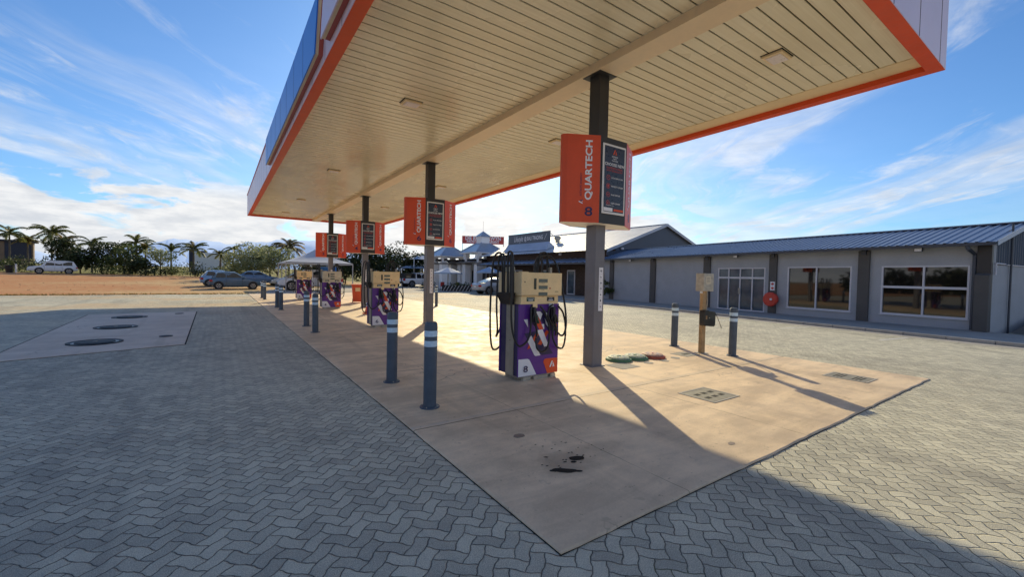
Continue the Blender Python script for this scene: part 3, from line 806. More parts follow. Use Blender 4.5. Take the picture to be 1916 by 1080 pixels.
    g.build('hose_mast', t)
    g = MB(); g.lohi((W - .02, D * .5 - .04, h1 - .1), (W + .03, D * .5 + .05, 1.75), 'steel'); g.build('hose_mast', t)
    g = MB(); vs = [(-.13, .10, TOP + .17), (-.002, .10, TOP + .17), (-.002, .46, TOP + .17), (-.13, .46, TOP + .17), (-.06, .14, TOP - .01), (-.002, .14, TOP - .01), (-.002, .42, TOP - .01), (-.06, .42, TOP - .01)]
    g.add(vs, [(0, 1, 2, 3), (7, 6, 5, 4), (0, 4, 5, 1), (1, 5, 6, 2), (2, 6, 7, 3), (3, 7, 4, 0)], 'blackp'); g.build('hose_trough', t)
    def hose(pts, r=.0155, n=10):
        P_ = [Vector(p) for p in pts]; out = []
        for i in range(len(P_) - 1):
            p0 = P_[max(i - 1, 0)]; p1 = P_[i]; p2 = P_[i + 1]; p3 = P_[min(i + 2, len(P_) - 1)]
            for k in range(n):
                s = k / n; out.append(.5 * ((2 * p1) + (p2 - p0) * s + (2 * p0 - 5 * p1 + 4 * p2 - p3) * s * s + (3 * p1 - p0 - 3 * p2 + p3) * s ** 3))
        out.append(P_[-1])
        g = MB(); g.tube(out, r, 'black', 8); return g.build('hose', t, True, 60)
    jit = lambda a: random.uniform(-a, a)
    # left bundle: trough -> arch over the mast -> long loop -> nozzle (two per face)
    for k, (ya, yb) in enumerate(((.16, .05), (.21, .12), (.33, .44), (.39, .50))):
        topz = 1.93 + .03 * (k % 2) + jit(.01)
        low = .52 if k in (0, 3) else .72
        side_y = -.10 if k < 2 else D + .10
        nx = .185 if k in (0, 3) else .21
        if k == 0:
            path = [(-.05, ya, TOP + .1), (-.055, ya, 1.6), (-.065, ya - .01, topz - .06), (-.09, ya - .06, topz), (-.12, yb - .03, topz - .10), (-.14, yb - .05, 1.5), (-.15, yb - .06, 1.0), (-.12, yb - .08, .72), (-.04, -.06, .56), (.08, -.075, .60), (.15, -.075, .72), (.17, -.07, .88), (.175, -.06, 1.10), (.2, -.05, 1.155)]
        elif k == 3:
            path = [(-.05, ya, TOP + .1), (-.055, ya, 1.6), (-.07, ya + .01, topz - .06), (-.10, ya + .06, topz), (-.13, yb + .03, topz - .10), (-.15, yb + .06, 1.5), (-.155, yb + .07, .9), (-.13, yb + .06, .50), (-.02, D + .07, .40), (.12, D + .09, .5), (.2, D + .08, .8), (.22, D + .05, 1.1)]
        elif k == 1:
            path = [(-.07, ya, TOP + .1), (-.075, ya, 1.55), (-.08, ya, topz - .07), (-.085, ya - .05, topz), (-.08, yb - .04, topz - .07), (-.07, yb - .05, 1.55), (-.06, yb - .04, 1.25)]
        else:
            path = [(-.06, ya, TOP + .1), (-.065, ya, 1.55), (-.06, ya, topz - .07), (-.07, ya + .05, topz), (-.09, yb + .0, topz - .07), (-.10, yb + .02, 1.5), (-.12, yb + .0, 1.1), (-.11, yb - .02, .75), (-.02, D + .05, .62), (.1, D + .07, .8)]
        hose(path)
    # right bundle behind the hood, coming down the right side to the diesel nozzle
    for k in range(4):
        xa = W - .30 + k * .045; topz = 1.94 + .015 * k
        if k == 0:
            path = [(xa, D * .5, h1), (xa, D * .5, 1.78), (xa + .05, D * .45, topz - .03), (W - .06, D * .4, topz), (W + .06, D * .3, topz - .14), (W + .10, .08, 1.5), (W + .13, .0, 1.1), (W + .12, -.04, .80), (W + .02, -.06, .66), (W - .15, -.06, .80), (W - .27, -.06, .98), (W - .24, -.055, 1.12), (W - .17, -.05, 1.16)]
        elif k == 1:
            path = [(xa, D * .5, h1), (xa, D * .5, 1.78), (xa + .04, D * .5, topz - .03), (W - .08, D * .5, topz), (W - .03, D * .5, topz - .12), (W + .0, D * .5, 1.72)]
        elif k == 2:
            path = [(W - .12, D * .55, h1), (W - .125, D * .55, 1.78), (W - .13, D * .6, topz), (W - .10, D * .72, topz - .02), (W + .02, D * .9, 1.75), (W + .08, D + .03, 1.3), (W + .06, D + .06, .7), (W - .1, D + .08, .5), (W - .25, D + .08, .8), (W - .22, D + .06, 1.1)]
        else:
            path = [(W - .04, D * .5, h1), (W - .045, D * .5, 1.8), (W - .08, D * .45, topz - .02), (W - .16, D * .45, topz), (W - .22, D * .45, topz - .06), (W - .24, D * .5, h1)]
        hose(path)
    hose([(W - .16, -.055, .84), (W - .18, -.07, .66), (W - .1, -.08, .50), (W + .03, -.07, .47), (W + .11, -.04, .62), (W + .12, -.02, .85), (W + .06, -.03, 1.02), (W - .02, -.045, 1.10), (W - .06, -.04, 1.14)])
    hose([(.285, -.055, .66), (.30, -.07, .50), (.40, -.08, .44), (.50, -.075, .50), (.545, -.06, .68), (.53, -.055, .86), (.44, -.055, 1.05), (.36, -.05, 1.14)])
    for (xx, m_) in ((.235, 'green'), (.62, 'blackp')):      # nozzles: body, guard, spout
        nz = thing('nozzle', None, None, (xx, -.055, .0)); nz.parent = t
        g = MB(); g.tube([(0, 0, 1.13), (.005, -.01, 1.02), (.02, -.012, .93), (.035, -.01, .86)], .026, 'blackp', 10, .021)
        g.tube([(.035, -.01, .86), (.06, -.01, .74), (.052, -.008, .67)], .016, 'blackp', 8); g.build('spout', nz, True, 60)
        g = MB(); g.tube([(.03, -.014, 1.0), (.055, -.02, .93), (.08, -.018, .885)], .026, m_, 10, .018); g.build('grip', nz, True, 60)
        g = MB(); g.tube([(-.0, -.02, 1.05), (-.035, -.025, .97), (-.03, -.025, .88), (.02, -.02, .84)], .009, 'blackp', 6); g.build('guard', nz, True, 60)
    g = MB(); g.lohi((.195, -.05, .90), (.30, -.0, 1.10), 'black', bevel=.01); g.build('nozzle_holster', t); g = MB(); g.lohi((.59, -.05, .90), (.68, -.0, 1.12), 'black', bevel=.01); g.build('nozzle_holster', t)
    return t
for n_, y_ in ((8, 5.10), (6, 12.46), (4, 19.85), (2, 27.2)): pump(n_, y_)

# ------------------------------------------------------------------ bollards
def make_bollard():
    t = thing('bollard', 'x', 'bollard')
    r = .077; H = 1.03
    g = MB(); g.lathe([(r, .0), (r, H - .055), (r * .94, H - .022), (r * .78, H - .004), (r * .5, H), (.002, H)], 'bollard', 28); g.build('post', t, True, 40)
    g = MB(); g.lathe([(r + .0018, H - .175), (r + .0018, H - .105)], 'reflect', 28)
    g.f.pop(); g.f.pop(); g.mi.pop(); g.mi.pop(); g.build('reflective_band', t, True)
    g = MB(); g.lathe([(r + .0018, H - .295), (r + .0018, H - .225)], 'reflect', 28)
    g.f.pop(); g.f.pop(); g.mi.pop(); g.mi.pop(); g.build('reflective_band', t, True)
    g = MB(); g.lathe([(r + .042, 0), (r + .042, .010), (r + .038, .014), (r, .016)], 'bollard', 28)
    for k in range(4):
        a = PI / 4 + k * PI / 2; g.lathe([(.009, .014), (.009, .026), (.001, .027)], 'galv', 6, ((r + .024) * math.cos(a), (r + .024) * math.sin(a), 0))
    g.build('base_flange', t, True, 30)
    return t
b0 = make_bollard()
spots = [((2.07, 4.66), 'slate bollard with two white bands, nearest the camera left of dispenser 8'), ((2.08, 6.05), 'slate bollard just behind the foremost one at the slab edge'),
         ((2.08, 12.08), 'slate bollard on the slab edge in front of dispenser 6, the nearer of its pair'), ((2.10, 13.60), 'slate bollard on the slab edge in front of dispenser 6, the farther of its pair'),
         ((2.10, 19.85), 'slate bollard at dispenser 4, nearer and shorter looking of its pair'), ((2.10, 21.35), 'slate bollard at dispenser 4, farther of its pair'),
         ((2.10, 27.6), 'grey bollard at dispenser 2, nearer of the overlapping pair'), ((2.08, 29.1), 'grey bollard at dispenser 2, farthest of the overlapping pair'),
         ((8.955, 4.64), 'grey bollard right of the air and water post'), ((8.96, 6.04), 'grey bollard left of the air and water post'),
         ((9.05, 19.75), 'far grey bollard standing in the sun right of column 6')]
for i, ((x, y), lb) in enumerate(spots):
    o = b0 if i == 0 else copy_tree(b0)
    o.location = (x, y, Z0); o.rotation_euler = (random.uniform(-.008, .008), random.uniform(-.008, .008), i * .7); tag(o, lb, 'bollard', 'striped bollards on the forecourt')

# ------------------------------------------------------------------ air and water post
t = thing('air_water_post', 'tan steel post with grey meter box and black hose reel between two bollards', 'service post', (8.66, 5.16, Z0), R(-10))
g = MB(); g.lohi((-.055, -.045, 0), (.055, .045, 1.42), 'tanpost', bevel=.006); g.lohi((-.11, -.1, 0), (.11, .1, .012), 'galv'); g.build('post', t)
g = MB(); g.lohi((-.13, -.12, 1.36), (.17, .10, 1.745), 'galv', bevel=.01); bx_ = g.build('meter_box', t)
g = MB(); g.lohi((-.065, -.1225, 1.52), (.07, -.1205, 1.68), 'creamdirty')
for k in range(4):
    for j in range(3): g.lohi((-.045 + j * .035, -.1245, 1.64 - k * .03), (-.045 + j * .035 + .02, -.1227, 1.653 - k * .03), 'colgrey')
g.lohi((-.06, -.1225, 1.47), (.07, -.1205, 1.485), 'pavement'); g.build('keypad', bx_)
g = MB(); g.tube([(.09, -.02, 1.36), (.095, -.03, 1.1), (.08, -.03, .95)], .008, 'galv', 8); g.lohi((-.09, -.03, 1.31), (-.05, .01, 1.36), 'vinylwhite'); g.build('conduit', t, True)
g = MB(); g.prism([(-.13, .62), (.15, .60), (.18, .64), (.185, .90), (.15, .92), (.0, .935), (-.05, .96), (-.13, .95), (-.15, .90), (-.15, .66)], -.18, -.05, 'blackp', 'y'); rl = g.build('hose_reel', t)
g = MB(); g.lohi((-.115, -.1835, .76), (-.07, -.1805, .84), 'cratewood'); g.lathe([(.010, -.184), (.010, -.18), (.001, -.1845)], 'galv', 10, (.0, 0, .79), 'y'); g.build('sticker', rl)
g = MB(); g.tube([(.15, -.11, .89), (.22, -.12, .86), (.27, -.13, .84)], .03, 'blackp', 8, .018); g.tube([(.26, -.13, .845), (.31, -.14, .76), (.36, -.15, .65), (.40, -.16, .555)], .009, 'galv', 8); g.build('air_chuck', t, True)

# ------------------------------------------------------------------ slab furniture: lids, grates, stains
for i, (x, y, m_, lb) in enumerate([(6.38, 5.50, 'lidgreen', 'worn white and green round tank lid nearest the column'), (6.80, 5.45, 'lidgreen', 'worn green round tank lid in the middle of the row of three'), (7.26, 5.38, 'lidred', 'worn red round tank lid farthest right of the three')]):
    t = thing('tank_lid', lb, 'tank lid', (x, y, Z0), .3 * i, 'painted tank lids beside the column')
    g = MB(); g.lathe([(.25, 0), (.25, .03), (.235, .045), (.2, .05), (.01, .05)], m_, 32)
    for k in range(10): a = k * PI / 5; g.box((.24 * math.cos(a), .24 * math.sin(a), .022), (.03, .03, .03), m_, a)
    g.build('base', t, True)
    g = MB(); g.lathe([(.20, .05), (.20, .072), (.185, .080), (.01, .082)], ('lidpaleg', 'lidpaleg', 'lidpaler')[i], 32)
    for k in range(8):
        a = k * PI / 4; g.box((.12 * math.cos(a), .12 * math.sin(a), .084), (.05, .02, .006), 'white', a)
    g.box((0, 0, .086), (.1, .03, .01), m_); g.build('lid', t, True)
def grate(x0, y0, x1, y1, slots, name, label, frame_m='plate'):
    t = thing(name, label, 'drain', ((x0 + x1) / 2, (y0 + y1) / 2, Z0)); a, b = (x1 - x0) / 2, (y1 - y0) / 2
    g = MB()
    for lo, hi in (((-a, -b), (a, -b + .035)), ((-a, b - .035), (a, b)), ((-a, -b + .035), (-a + .035, b - .035)), ((a - .035, -b + .035), (a, b - .035))): g.lohi((lo[0], lo[1], -.01), (hi[0], hi[1], .006), 'kerb')
    g.build('surround', t)
    g = MB(); g.lohi((-a + .045, -b + .045, -.01), (a - .045, b - .045, .004), frame_m); g.build('cover', t)
    g = MB()
    for (sx, sy, w_, h_) in slots: g.quad([(sx - w_, sy - h_, .0055), (sx + w_, sy - h_, .0055), (sx + w_, sy + h_, .0055), (sx - w_, sy + h_, .0055)], 'hole')
    g.build('slots', t)
    g = MB(); e = .006
    for lo, hi in (((-a - e, -b - e), (a + e, -b)), ((-a - e, b), (a + e, b + e)), ((-a - e, -b), (-a, b)), ((a, -b), (a + e, b))): g.quad([(lo[0], lo[1], .002), (hi[0], lo[1], .002), (hi[0], hi[1], .002), (lo[0], hi[1], .002)], 'hole')
    g.build('joint', t)
grate(5.27, 2.93, 5.90, 3.47, [(sx, sy, .05, .034) for sx in (-.16, 0., .16) for sy in (-.09, .07)], 'drain_cover', 'square steel drain cover with six slots in the middle of the slab')
grate(8.50, 2.24, 9.02, 2.86, [(.0, s, .16, .012) for s in (-.18, -.13, -.08, .08, .13, .18)], 'drain_cover', 'rectangular slotted drain cover near the right corner of the slab')
grate(7.95, 5.05, 8.42, 5.45, [(.03, .0, .12, .05)], 'drain_cover', 'small broken drain cover beside the air and water post')
g = MB(); g.lohi((-.22, -.2, 0), (.26, .22, .005), 'pavement')
tag(g.build('cover_plate', loc=(6.02, 5.10, Z0)), 'grey flush cover plate at the foot of the nearest column', 'cover plate')
for i, (x, y, lb) in enumerate([(6.7, 5.05, 'small flush inspection cap in front of the white lid'), (7.15, 5.02, 'small flush inspection cap in front of the green lid'), (7.62, 5.1, 'small flush inspection cap in front of the red lid')]):
    g = MB(); g.lathe([(.09, 0), (.09, .006), (.001, .007)], 'pavement', 20); tag(g.build('inspection_cap', loc=(x, y, Z0)), lb, 'inspection cap', 'inspection caps by the lids')
def blob(g, x, y, rx, ry, z, m, rot=0., n=22):
    ph = [random.uniform(.7, 1.15) for _ in range(n)]; ph = [(ph[i - 1] + ph[i] * 2 + ph[(i + 1) % n]) / 4 for i in range(n)]
    ps = []
    for i in range(n):
        a = 2 * PI * i / n; u, v = rx * ph[i] * math.cos(a), ry * ph[i] * math.sin(a)
        ps.append((x + u * math.cos(rot) - v * math.sin(rot), y + u * math.sin(rot) + v * math.cos(rot), z))
    g.quad(ps, m)
g = MB(); zz = Z0 + .0022
blob(g, 2.33, 2.54, .12, .042, zz, 'oil', -.62); blob(g, 2.26, 2.58, .05, .022, zz + .0003, 'oil', -.5); blob(g, 2.42, 2.47, .04, .018, zz + .0006, 'oil', -.6)
blob(g, 2.58, 2.66, .07, .048, zz, 'oil', -.3); blob(g, 2.50, 2.62, .03, .02, zz + .0003, 'oil'); blob(g, 2.44, 2.66, .02, .01, zz, 'oil'); blob(g, 2.36, 2.82, .025, .009, zz, 'oil', -.5)
for k in range(7): blob(g, 2.45 + k * .035, 3.10 - k * .075 + random.uniform(-.02, .02), .012, .007, zz, 'oil')
for k in range(14): blob(g, 2.75 + random.uniform(-.16, .2), 2.82 + random.uniform(-.2, .2), .010, .006, zz, 'oil', random.uniform(0, 3))
for k in range(8): blob(g, 2.4 + random.uniform(-.2, .2), 2.66 + random.uniform(-.1, .1), .012, .007, zz, 'oil')
struct(g, 'ground_stain')
g = MB(); blob(g, 2.45, 3.35, .07, .05, zz, 'oilfaint', .2); blob(g, 4.1, 2.1, .05, .03, zz, 'oilfaint'); struct(g, 'ground_faint_stain')

# wheelie bin and cone
t = thing('wheelie_bin', 'orange wheelie bin standing behind column 4', 'bin', (6.15, 23.6, Z0), R(-12))
g = MB(); vs = [(-.22, -.24, .06), (.22, -.24, .06), (.22, .22, .06), (-.22, .22, .06), (-.28, -.30, .95), (.28, -.30, .95), (.28, .30, .95), (-.28, .30, .95)]
g.add(vs, [(0, 3, 2, 1), (4, 5, 6, 7), (0, 1, 5, 4), (1, 2, 6, 5), (2, 3, 7, 6), (3, 0, 4, 7)], 'binorange'); g.lohi((-.31, -.33, .90), (.31, .32, .95), 'binorange'); g.build('body', t)
g = MB(); g.lohi((-.30, -.34, .953), (.30, .33, 1.0), 'binorange', bevel=.02); g.tube([(-.25, .36, .96), (.25, .36, .96)], .018, 'binorange'); g.build('lid', t)
g = MB(); g.lohi((-.12, -.305, .62), (.13, -.292, .82), 'cream'); g.build('label_plate', t)
for s_ in (-1, 1):
    g = MB(); g.lathe([(.10, -.025), (.10, .025), (.02, .028)], 'tyre', 18, (s_ * .22, .25, .10), 'x'); g.build('wheel', t, True)
t = thing('traffic_cone', 'orange traffic cone leaning in view beside dispenser 6', 'traffic cone', (4.85, 16.9, Z0))
g = MB(); g.lathe([(.16, .03), (.03, .68), (.02, .7)], 'conefluor', 20); g.build('cone', t, True)
g = MB(); g.lathe([(.112, .30), (.082, .44)], 'reflect', 20); g.f.pop(); g.f.pop(); g.mi.pop(); g.mi.pop(); g.v = [(x * 1.04, y * 1.04, z) for x, y, z in g.v]; g.build('reflective_band', t, True)
g = MB(); g.lohi((-.2, -.2, 0), (.2, .2, .032), 'conefluor', bevel=.01); g.build('base', t)


# ------------------------------------------------------------------ grey shop on the right
shop = thing('grey_shop_building', 'long single-storey grey shop with blue ribbed roof and dark pilasters', 'building', (21.0, 2.4, 0), R(-8.5))
def shop_loc(x, y, z=0):      # shop-local to world, for things that stand or hang on it
    c, s_ = math.cos(R(-8.5)), math.sin(R(-8.5)); return (21.0 + x * c - y * s_, 2.4 + x * s_ + y * c, z)
TH = .22; HH = 3.06; L = 20.3
OPN = [(.53, 2.99, .46, 2.33), (4.0, 6.59, .43, 2.34), (7.66, 10.3, .10, 2.32)]
g = MB(); prev = .0
for (a, b_, z0, z1) in OPN:
    g.lohi((0, prev, -.05), (TH, a, HH), 'wallgrey')
    if z0 > .11: g.lohi((0, a, -.05), (TH, b_, z0), 'wallgrey')
    g.lohi((0, a, z1), (TH, b_, HH), 'wallgrey'); prev = b_
g.lohi((0, prev, -.05), (TH, L, HH), 'wallgrey')
g.lohi((TH, .0, -.05), (8.2, .2, 2.34), 'wallgrey'); g.lohi((8.2, 0, -.05), (8.4, L, 2.4), 'wallgrey')
g.build('wall', shop)
g = MB(); g.lohi((.24, .21, .0), (8.1, L - .1, .08), 'pavement'); g.lohi((2.6, .3, .1), (2.7, L - .2, 2.8), 'pilaster'); g.build('interior', shop)
for (a, b_) in ((3.37, 3.75), (7.07, 7.43), (10.78, 11.2), (14.88, 15.32), (19.0, 19.4)):
    g = MB(); g.lohi((-.10, a, -.05), (.002, b_, HH - .12), 'pilaster'); g.lohi((-.16, a + .1, HH - .28), (.0, b_ - .12, HH - .06), 'gutter'); g.build('pilaster', shop)
g = MB(); g.lohi((-.14, .0, -.05), (.002, .34, HH - .05), 'coldark'); g.lohi((-.34, -.02, -.05), (-.141, .32, 1.98), 'pilaster'); g.prism([(-.34, 1.98), (-.141, 1.98), (-.141, 2.05)], -.02, .32, 'pilaster', 'y'); g.build('pilaster', shop)
def window(a, b_, z0, z1, vert, hor, gl='glass', name='window'):
    f = .055
    g = MB()
    g.lohi((-.012, a, z0), (.06, b_, z0 + f), 'frame'); g.lohi((-.012, a, z1 - f), (.06, b_, z1), 'frame')
    g.lohi((-.012, a, z0 + f), (.06, a + f, z1 - f), 'frame'); g.lohi((-.012, b_ - f, z0 + f), (.06, b_, z1 - f), 'frame')
    for v in vert: g.lohi((-.010, v - f * .5, z0 + f), (.058, v + f * .5, z1 - f), 'frame')
    for (hz_, ya, yb, w_) in hor: g.lohi((-.014, ya, hz_ - w_), (.055, yb, hz_ + w_), 'frame')
    g.lohi((-.05, a - .03, z0 - .03), (.0, b_ + .03, z0), 'frame')
    fo = g.build(name, shop)
    g = MB(); g.lohi((.045, a + .02, z0 + .02), (.052, b_ - .02, z1 - .02), gl); g.build('pane', fo)
    return fo
window(.53, 2.99, .46, 2.33, [1.73], [(1.52, .585, 2.935, .045)])
window(4.0, 6.59, .43, 2.34, [5.35], [])
dw = window(7.66, 10.3, .10, 2.32, [8.33, 9.0, 9.66], [(1.80, 7.715, 10.245, .05)], 'doorglass', 'shopfront_door')
g = MB(); g.lohi((-.05, 8.96, .95), (-.02, 8.99, 1.25), 'galv'); g.lohi((-.05, 9.03, .95), (-.02, 9.06, 1.25), 'galv'); g.build('handle', dw)
# ribbed roof: front slope, back slope
def ribbed(g, x0_, z0_, x1_, z1_, ya, yb, m, pitch=.26, h=.032, th=.01):
    n = int((yb - ya) / pitch); pr = []
    for i in range(n):
        y = ya + i * pitch
        for dy, dz in ((0, 0), (.15, 0), (.175, h), (.235, h)): pr.append((y + dy, dz))
    pr.append((yb, 0))
    vs = [(x0_, y, z0_ + dz) for y, dz in pr] + [(x1_, y, z1_ + dz) for y, dz in pr]; k = len(pr)
    g.add(vs, [(i, k + i, k + i + 1, i + 1) for i in range(k - 1)], m)
OV = .45
g = MB(); ribbed(g, -OV, HH + .0, 2.7, 3.93, -.18, 20.6, 'roofshop'); ribbed(g, 2.7, 3.93, 8.5, 2.45, -.18, 20.6, 'roofshop')
g.lohi((2.55, -.18, 3.93), (2.85, 20.6, 3.975), 'roofshop'); g.build('roof', shop)
g = MB(); g.lohi((-OV - .10, -.16, HH - .10), (-OV, 20.5, HH + .0), 'gutter'); g.lohi((-OV, -.1, HH - .06), (-.003, 20.4, HH - .03), 'gutter'); g.build('gutter', shop)
g = MB(); g.tube([(-OV - .04, .5, HH - .06), (-OV - .04, .46, HH - .2), (-.08, .42, HH - .36), (-.07, .41, HH - .5), (-.07, .41, .12)], .055, 'gutter', 10); g.build('downpipe', shop, True)
g = MB(); g.tube([(1.35, -.06, .0), (1.35, -.06, 3.78)], .03, 'gutter', 8); g.tube([(1.1, -.03, 2.36), (8.0, -.03, 2.36)], .02, 'frame', 6); g.tube([(.1, -.04, 2.0), (.1, -.04, 2.38), (.9, -.04, 2.38)], .025, 'frame', 6); g.build('service_pipe', shop, True)
# gable end cladding with vertical ribs
g = MB(); x = -.1
while x < 8.2:
    zt = HH + (3.93 - HH) * (x + OV) / (2.7 + OV) - .05 if x < 2.7 else 3.93 - (x - 2.7) * (1.48 / 5.8) - .05
    zt2 = HH + (3.93 - HH) * (x + .19 + OV) / (2.7 + OV) - .05 if x < 2.55 else 3.93 - (x + .19 - 2.7) * (1.48 / 5.8) - .05
    g.add([(x, .03, 2.345), (x + .15, .03, 2.345), (x + .17, -.0, 2.345), (x + .20, -.0, 2.345), (x, .03, zt), (x + .15, .03, zt2), (x + .17, -.0, zt2), (x + .20, -.0, zt2)], [(0, 1, 5, 4), (1, 2, 6, 5), (2, 3, 7, 6)], 'cladblue'); x += .21
g.build('gable_cladding', shop)
g = MB()
for (xa, za, xb, zb) in ((-OV, HH - .02, 2.7, 3.90), (2.7, 3.90, 8.5, 2.42)):
    g.add([(xa, -.205, za - .10), (xb, -.205, zb - .10), (xb, -.205, zb + .06), (xa, -.205, za + .06), (xa, -.185, za - .10), (xb, -.185, zb - .10), (xb, -.185, zb + .06), (xa, -.185, za + .06)], [(0, 1, 2, 3), (4, 7, 6, 5), (0, 4, 5, 1), (3, 2, 6, 7)], 'barge')
g.build('barge_board', shop)
# pavement and kerb in front of the shop
def in_shop(mb, name):
    o = struct(mb, name); o.location = (21.0, 2.4, 0); o.rotation_euler = (0, 0, R(-8.5)); return o
g = MB(); g.lohi((-3.15, -8, -.02), (0, 24, .10), 'pavement'); in_shop(g, 'pavement')
g = MB(); k = -8.0
while k < 24:
    g.lohi((-3.30, k + .004, -.02), (-3.152, k + .99, .105), 'kerb', bevel=.012); k += 1.0
in_shop(g, 'kerb')
g = MB(); g.lohi((-3.85, -8, .002), (-3.32, 24, .006), 'kerb'); in_shop(g, 'kerb_channel')
g = MB()
for k in (-2.2, .6, 3.4, 6.2, 9.0, 11.8): g.quad([(-5.6, k, .004), (-3.9, k, .004), (-3.9, k + .09, .004), (-5.6, k + .09, .004)], 'linewhite')
in_shop(g, 'road_marking')
g = MB(); g.prism([(.4, .101), (9, .101), (9, .75), (3.2, .55)], -5.5, -.35, 'pilaster', 'y'); in_shop(g, 'ramp')
for i, (yy, xx) in enumerate(((1.8, 0), (9.07, 0), (16.97, 0))):
    t = thing('floodlight', ['small floodlight under the eave above the four-pane shop window', 'small floodlight under the eave above the shop entrance', 'small floodlight under the eave at the far blank wall'][i], 'floodlight', shop_loc(-.02, yy, 2.93), R(-8.5), 'floodlights along the shop wall')
    g = MB(); g.lohi((-.26, -.02, -.03), (.0, .02, .0), 'gutter'); g.build('bracket', t)
    g = MB(); g.box((-.28, 0, -.03), (.09, .24, .13), 'gutter', bevel=.01); hd = g.build('housing', t)
    g = MB(); g.lohi((-.335, -.10, -.085), (-.326, .10, .025), 'vinylwhite'); g.build('lens', hd)
# fire hose reel and its sign on the pilaster
t = thing('fire_hose_reel', 'round red fire hose reel cover on the dark pilaster beside the shop doors', 'fire hose reel', shop_loc(-.10, 7.22, .78), R(-8.5))
g = MB(); g.lathe([(.33, -.02), (.345, -.06), (.345, -.19), (.30, -.215), (.02, -.22)], 'hydred', 12, (0, 0, 0), 'x', PI / 12); g.build('cover', t, True, 25)
g = MB(); g.lathe([(.06, -.219), (.055, -.25), (.001, -.255)], 'white', 12, (0, -.08, 0), 'x'); g.build('hub', t, True); 
t = thing('fire_sign', 'small white sign with two red symbols above the fire hose reel', 'sign', shop_loc(-.104, 7.22, 1.42), R(-8.5))
g = MB(); g.lohi((-.010, -.11, -.21), (0, .11, .21), 'vinylwhite'); g.build('plate', t)
g = MB()
for zz in (-.1, .1):
    T = frame((-.012, 0, zz), (0, -1, 0), (0, 0, 1)); g0 = g.T; g.T = T; annulus(g, (0, 0), .012, .06, 0, 'signred', 16); g.quad([(-.075, -.02, .0005), (.075, -.02, .0005), (.075, .02, .0005), (-.075, .02, .0005)], 'signred'); g.T = g0
g.build('symbols', t)

# ------------------------------------------------------------------ brick shop with the bright roof behind
mb_ = thing('brick_shop_building', 'large dark brick shop under a bright zinc gable roof with a lean-to veranda', 'building', (25.2, 22.4, 0))
def mx(x, y, z): return (x - 25.2, y - 22.4, z)
g = MB(); g.lohi(mx(25.2, 22.45, -.05), mx(25.45, 41.5, 4.15), 'brick'); g.lohi(mx(37.5, 22.45, -.05), mx(37.7, 41.5, 4.2), 'brick')
g.lohi(mx(25.45, 22.45, -.05), mx(37.5, 22.65, 4.1), 'brick'); g.build('wall', mb_)
def zr(x): return 3.83 + (x - 24.14) * (6.38 - 3.83) / 7.3 if x < 31.44 else 6.38 - (x - 31.44) * .349
g = MB(); g.prism([(25.25 - 25.2, 3.3), (37.6 - 25.2, 3.3), (37.6 - 25.2, zr(37.6) - .12), (31.44 - 25.2, 6.38 - .12), (25.25 - 25.2, zr(25.25) - .12)], -.02, .045, 'cladblue', 'y')
g.lohi(mx(24.3, 22.38, 3.4), mx(25.25, 22.44, 3.78), 'cladblue'); g.build('gable', mb_)
g = MB(); g.T = Matrix.Translation((-25.2, -22.4, 0)); ribbed(g, 24.14, 3.83, 31.44, 6.38, 22.2, 42.2, 'roofmain', .4, .02); ribbed(g, 31.44, 6.38, 38.6, 3.88, 22.2, 42.2, 'roofmain', .4, .02)
g.lohi((31.3, 22.2, 6.38), (31.58, 42.2, 6.42), 'roofmain'); rf = g.build('roof', mb_)
g = MB(); g.lathe([(.22, 0), (.22, .25), (.32, .3), (.34, .5), (.25, .62), (.01, .66)], 'galv', 18, mx(27.6, 32.0, 5.1)); g.build('roof_vent', mb_, True)
g = MB()
for (xa, xb) in ((24.1, 31.44), (31.44, 38.7)):
    za, zb = (zr(xa) if xa < 25 else 6.38), (6.38 if xb < 32 else zr(xb))
    pa, pb = mx(xa, 22.16, za), mx(xb, 22.16, zb)
    g.add([(pa[0], pa[1], pa[2] - .18), (pb[0], pb[1], pb[2] - .18), (pb[0], pb[1], pb[2] + .05), (pa[0], pa[1], pa[2] + .05), (pa[0], pa[1] + .03, pa[2] - .18), (pb[0], pb[1] + .03, pb[2] - .18), (pb[0], pb[1] + .03, pb[2] + .05), (pa[0], pa[1] + .03, pa[2] + .05)], [(0, 1, 2, 3), (4, 7, 6, 5), (0, 4, 5, 1), (3, 2, 6, 7)], 'barge')
g.build('barge_board', mb_)
g = MB(); g.T = Matrix.Translation((-25.2, -22.4, 0)); ribbed(g, 23.35, 2.85, 25.19, 3.3, 23.0, 40.5, 'roofver', .7, .04); g.lohi((23.30, 23.0, 2.72), (23.38, 40.5, 2.85), 'gutter'); g.build('veranda_roof', mb_)
for yy in (23.6, 27.0, 30.4, 33.8, 37.2):
    g = MB(); g.lohi(mx(23.55, yy, -.02), mx(23.67, yy + .12, 2.8), 'beamwood'); g.build('veranda_post', mb_)
g = MB(); g.lohi(mx(23.2, 23.0, -.02), mx(25.2, 41, .12), 'kerb'); g.build('veranda_floor', mb_)
for (ya, yb) in ((26.75, 27.75), (24.1, 25.1), (30.0, 31.2), (34.5, 35.7)):
    g = MB()
    for lo, hi in (((25.13, ya, .15), (25.2, ya + .09, 2.3)), ((25.13, yb - .09, .15), (25.2, yb, 2.3)), ((25.13, ya + .09, 2.2), (25.2, yb - .09, 2.3)), ((25.13, ya + .09, .15), (25.2, yb - .09, .25))): g.lohi(mx(*lo), mx(*hi), 'frame')
    d_ = g.build('door', mb_); g = MB(); g.lohi(mx(25.17, ya + .09, .25), mx(25.19, yb - .09, 2.2), 'doorglass'); g.build('pane', d_)
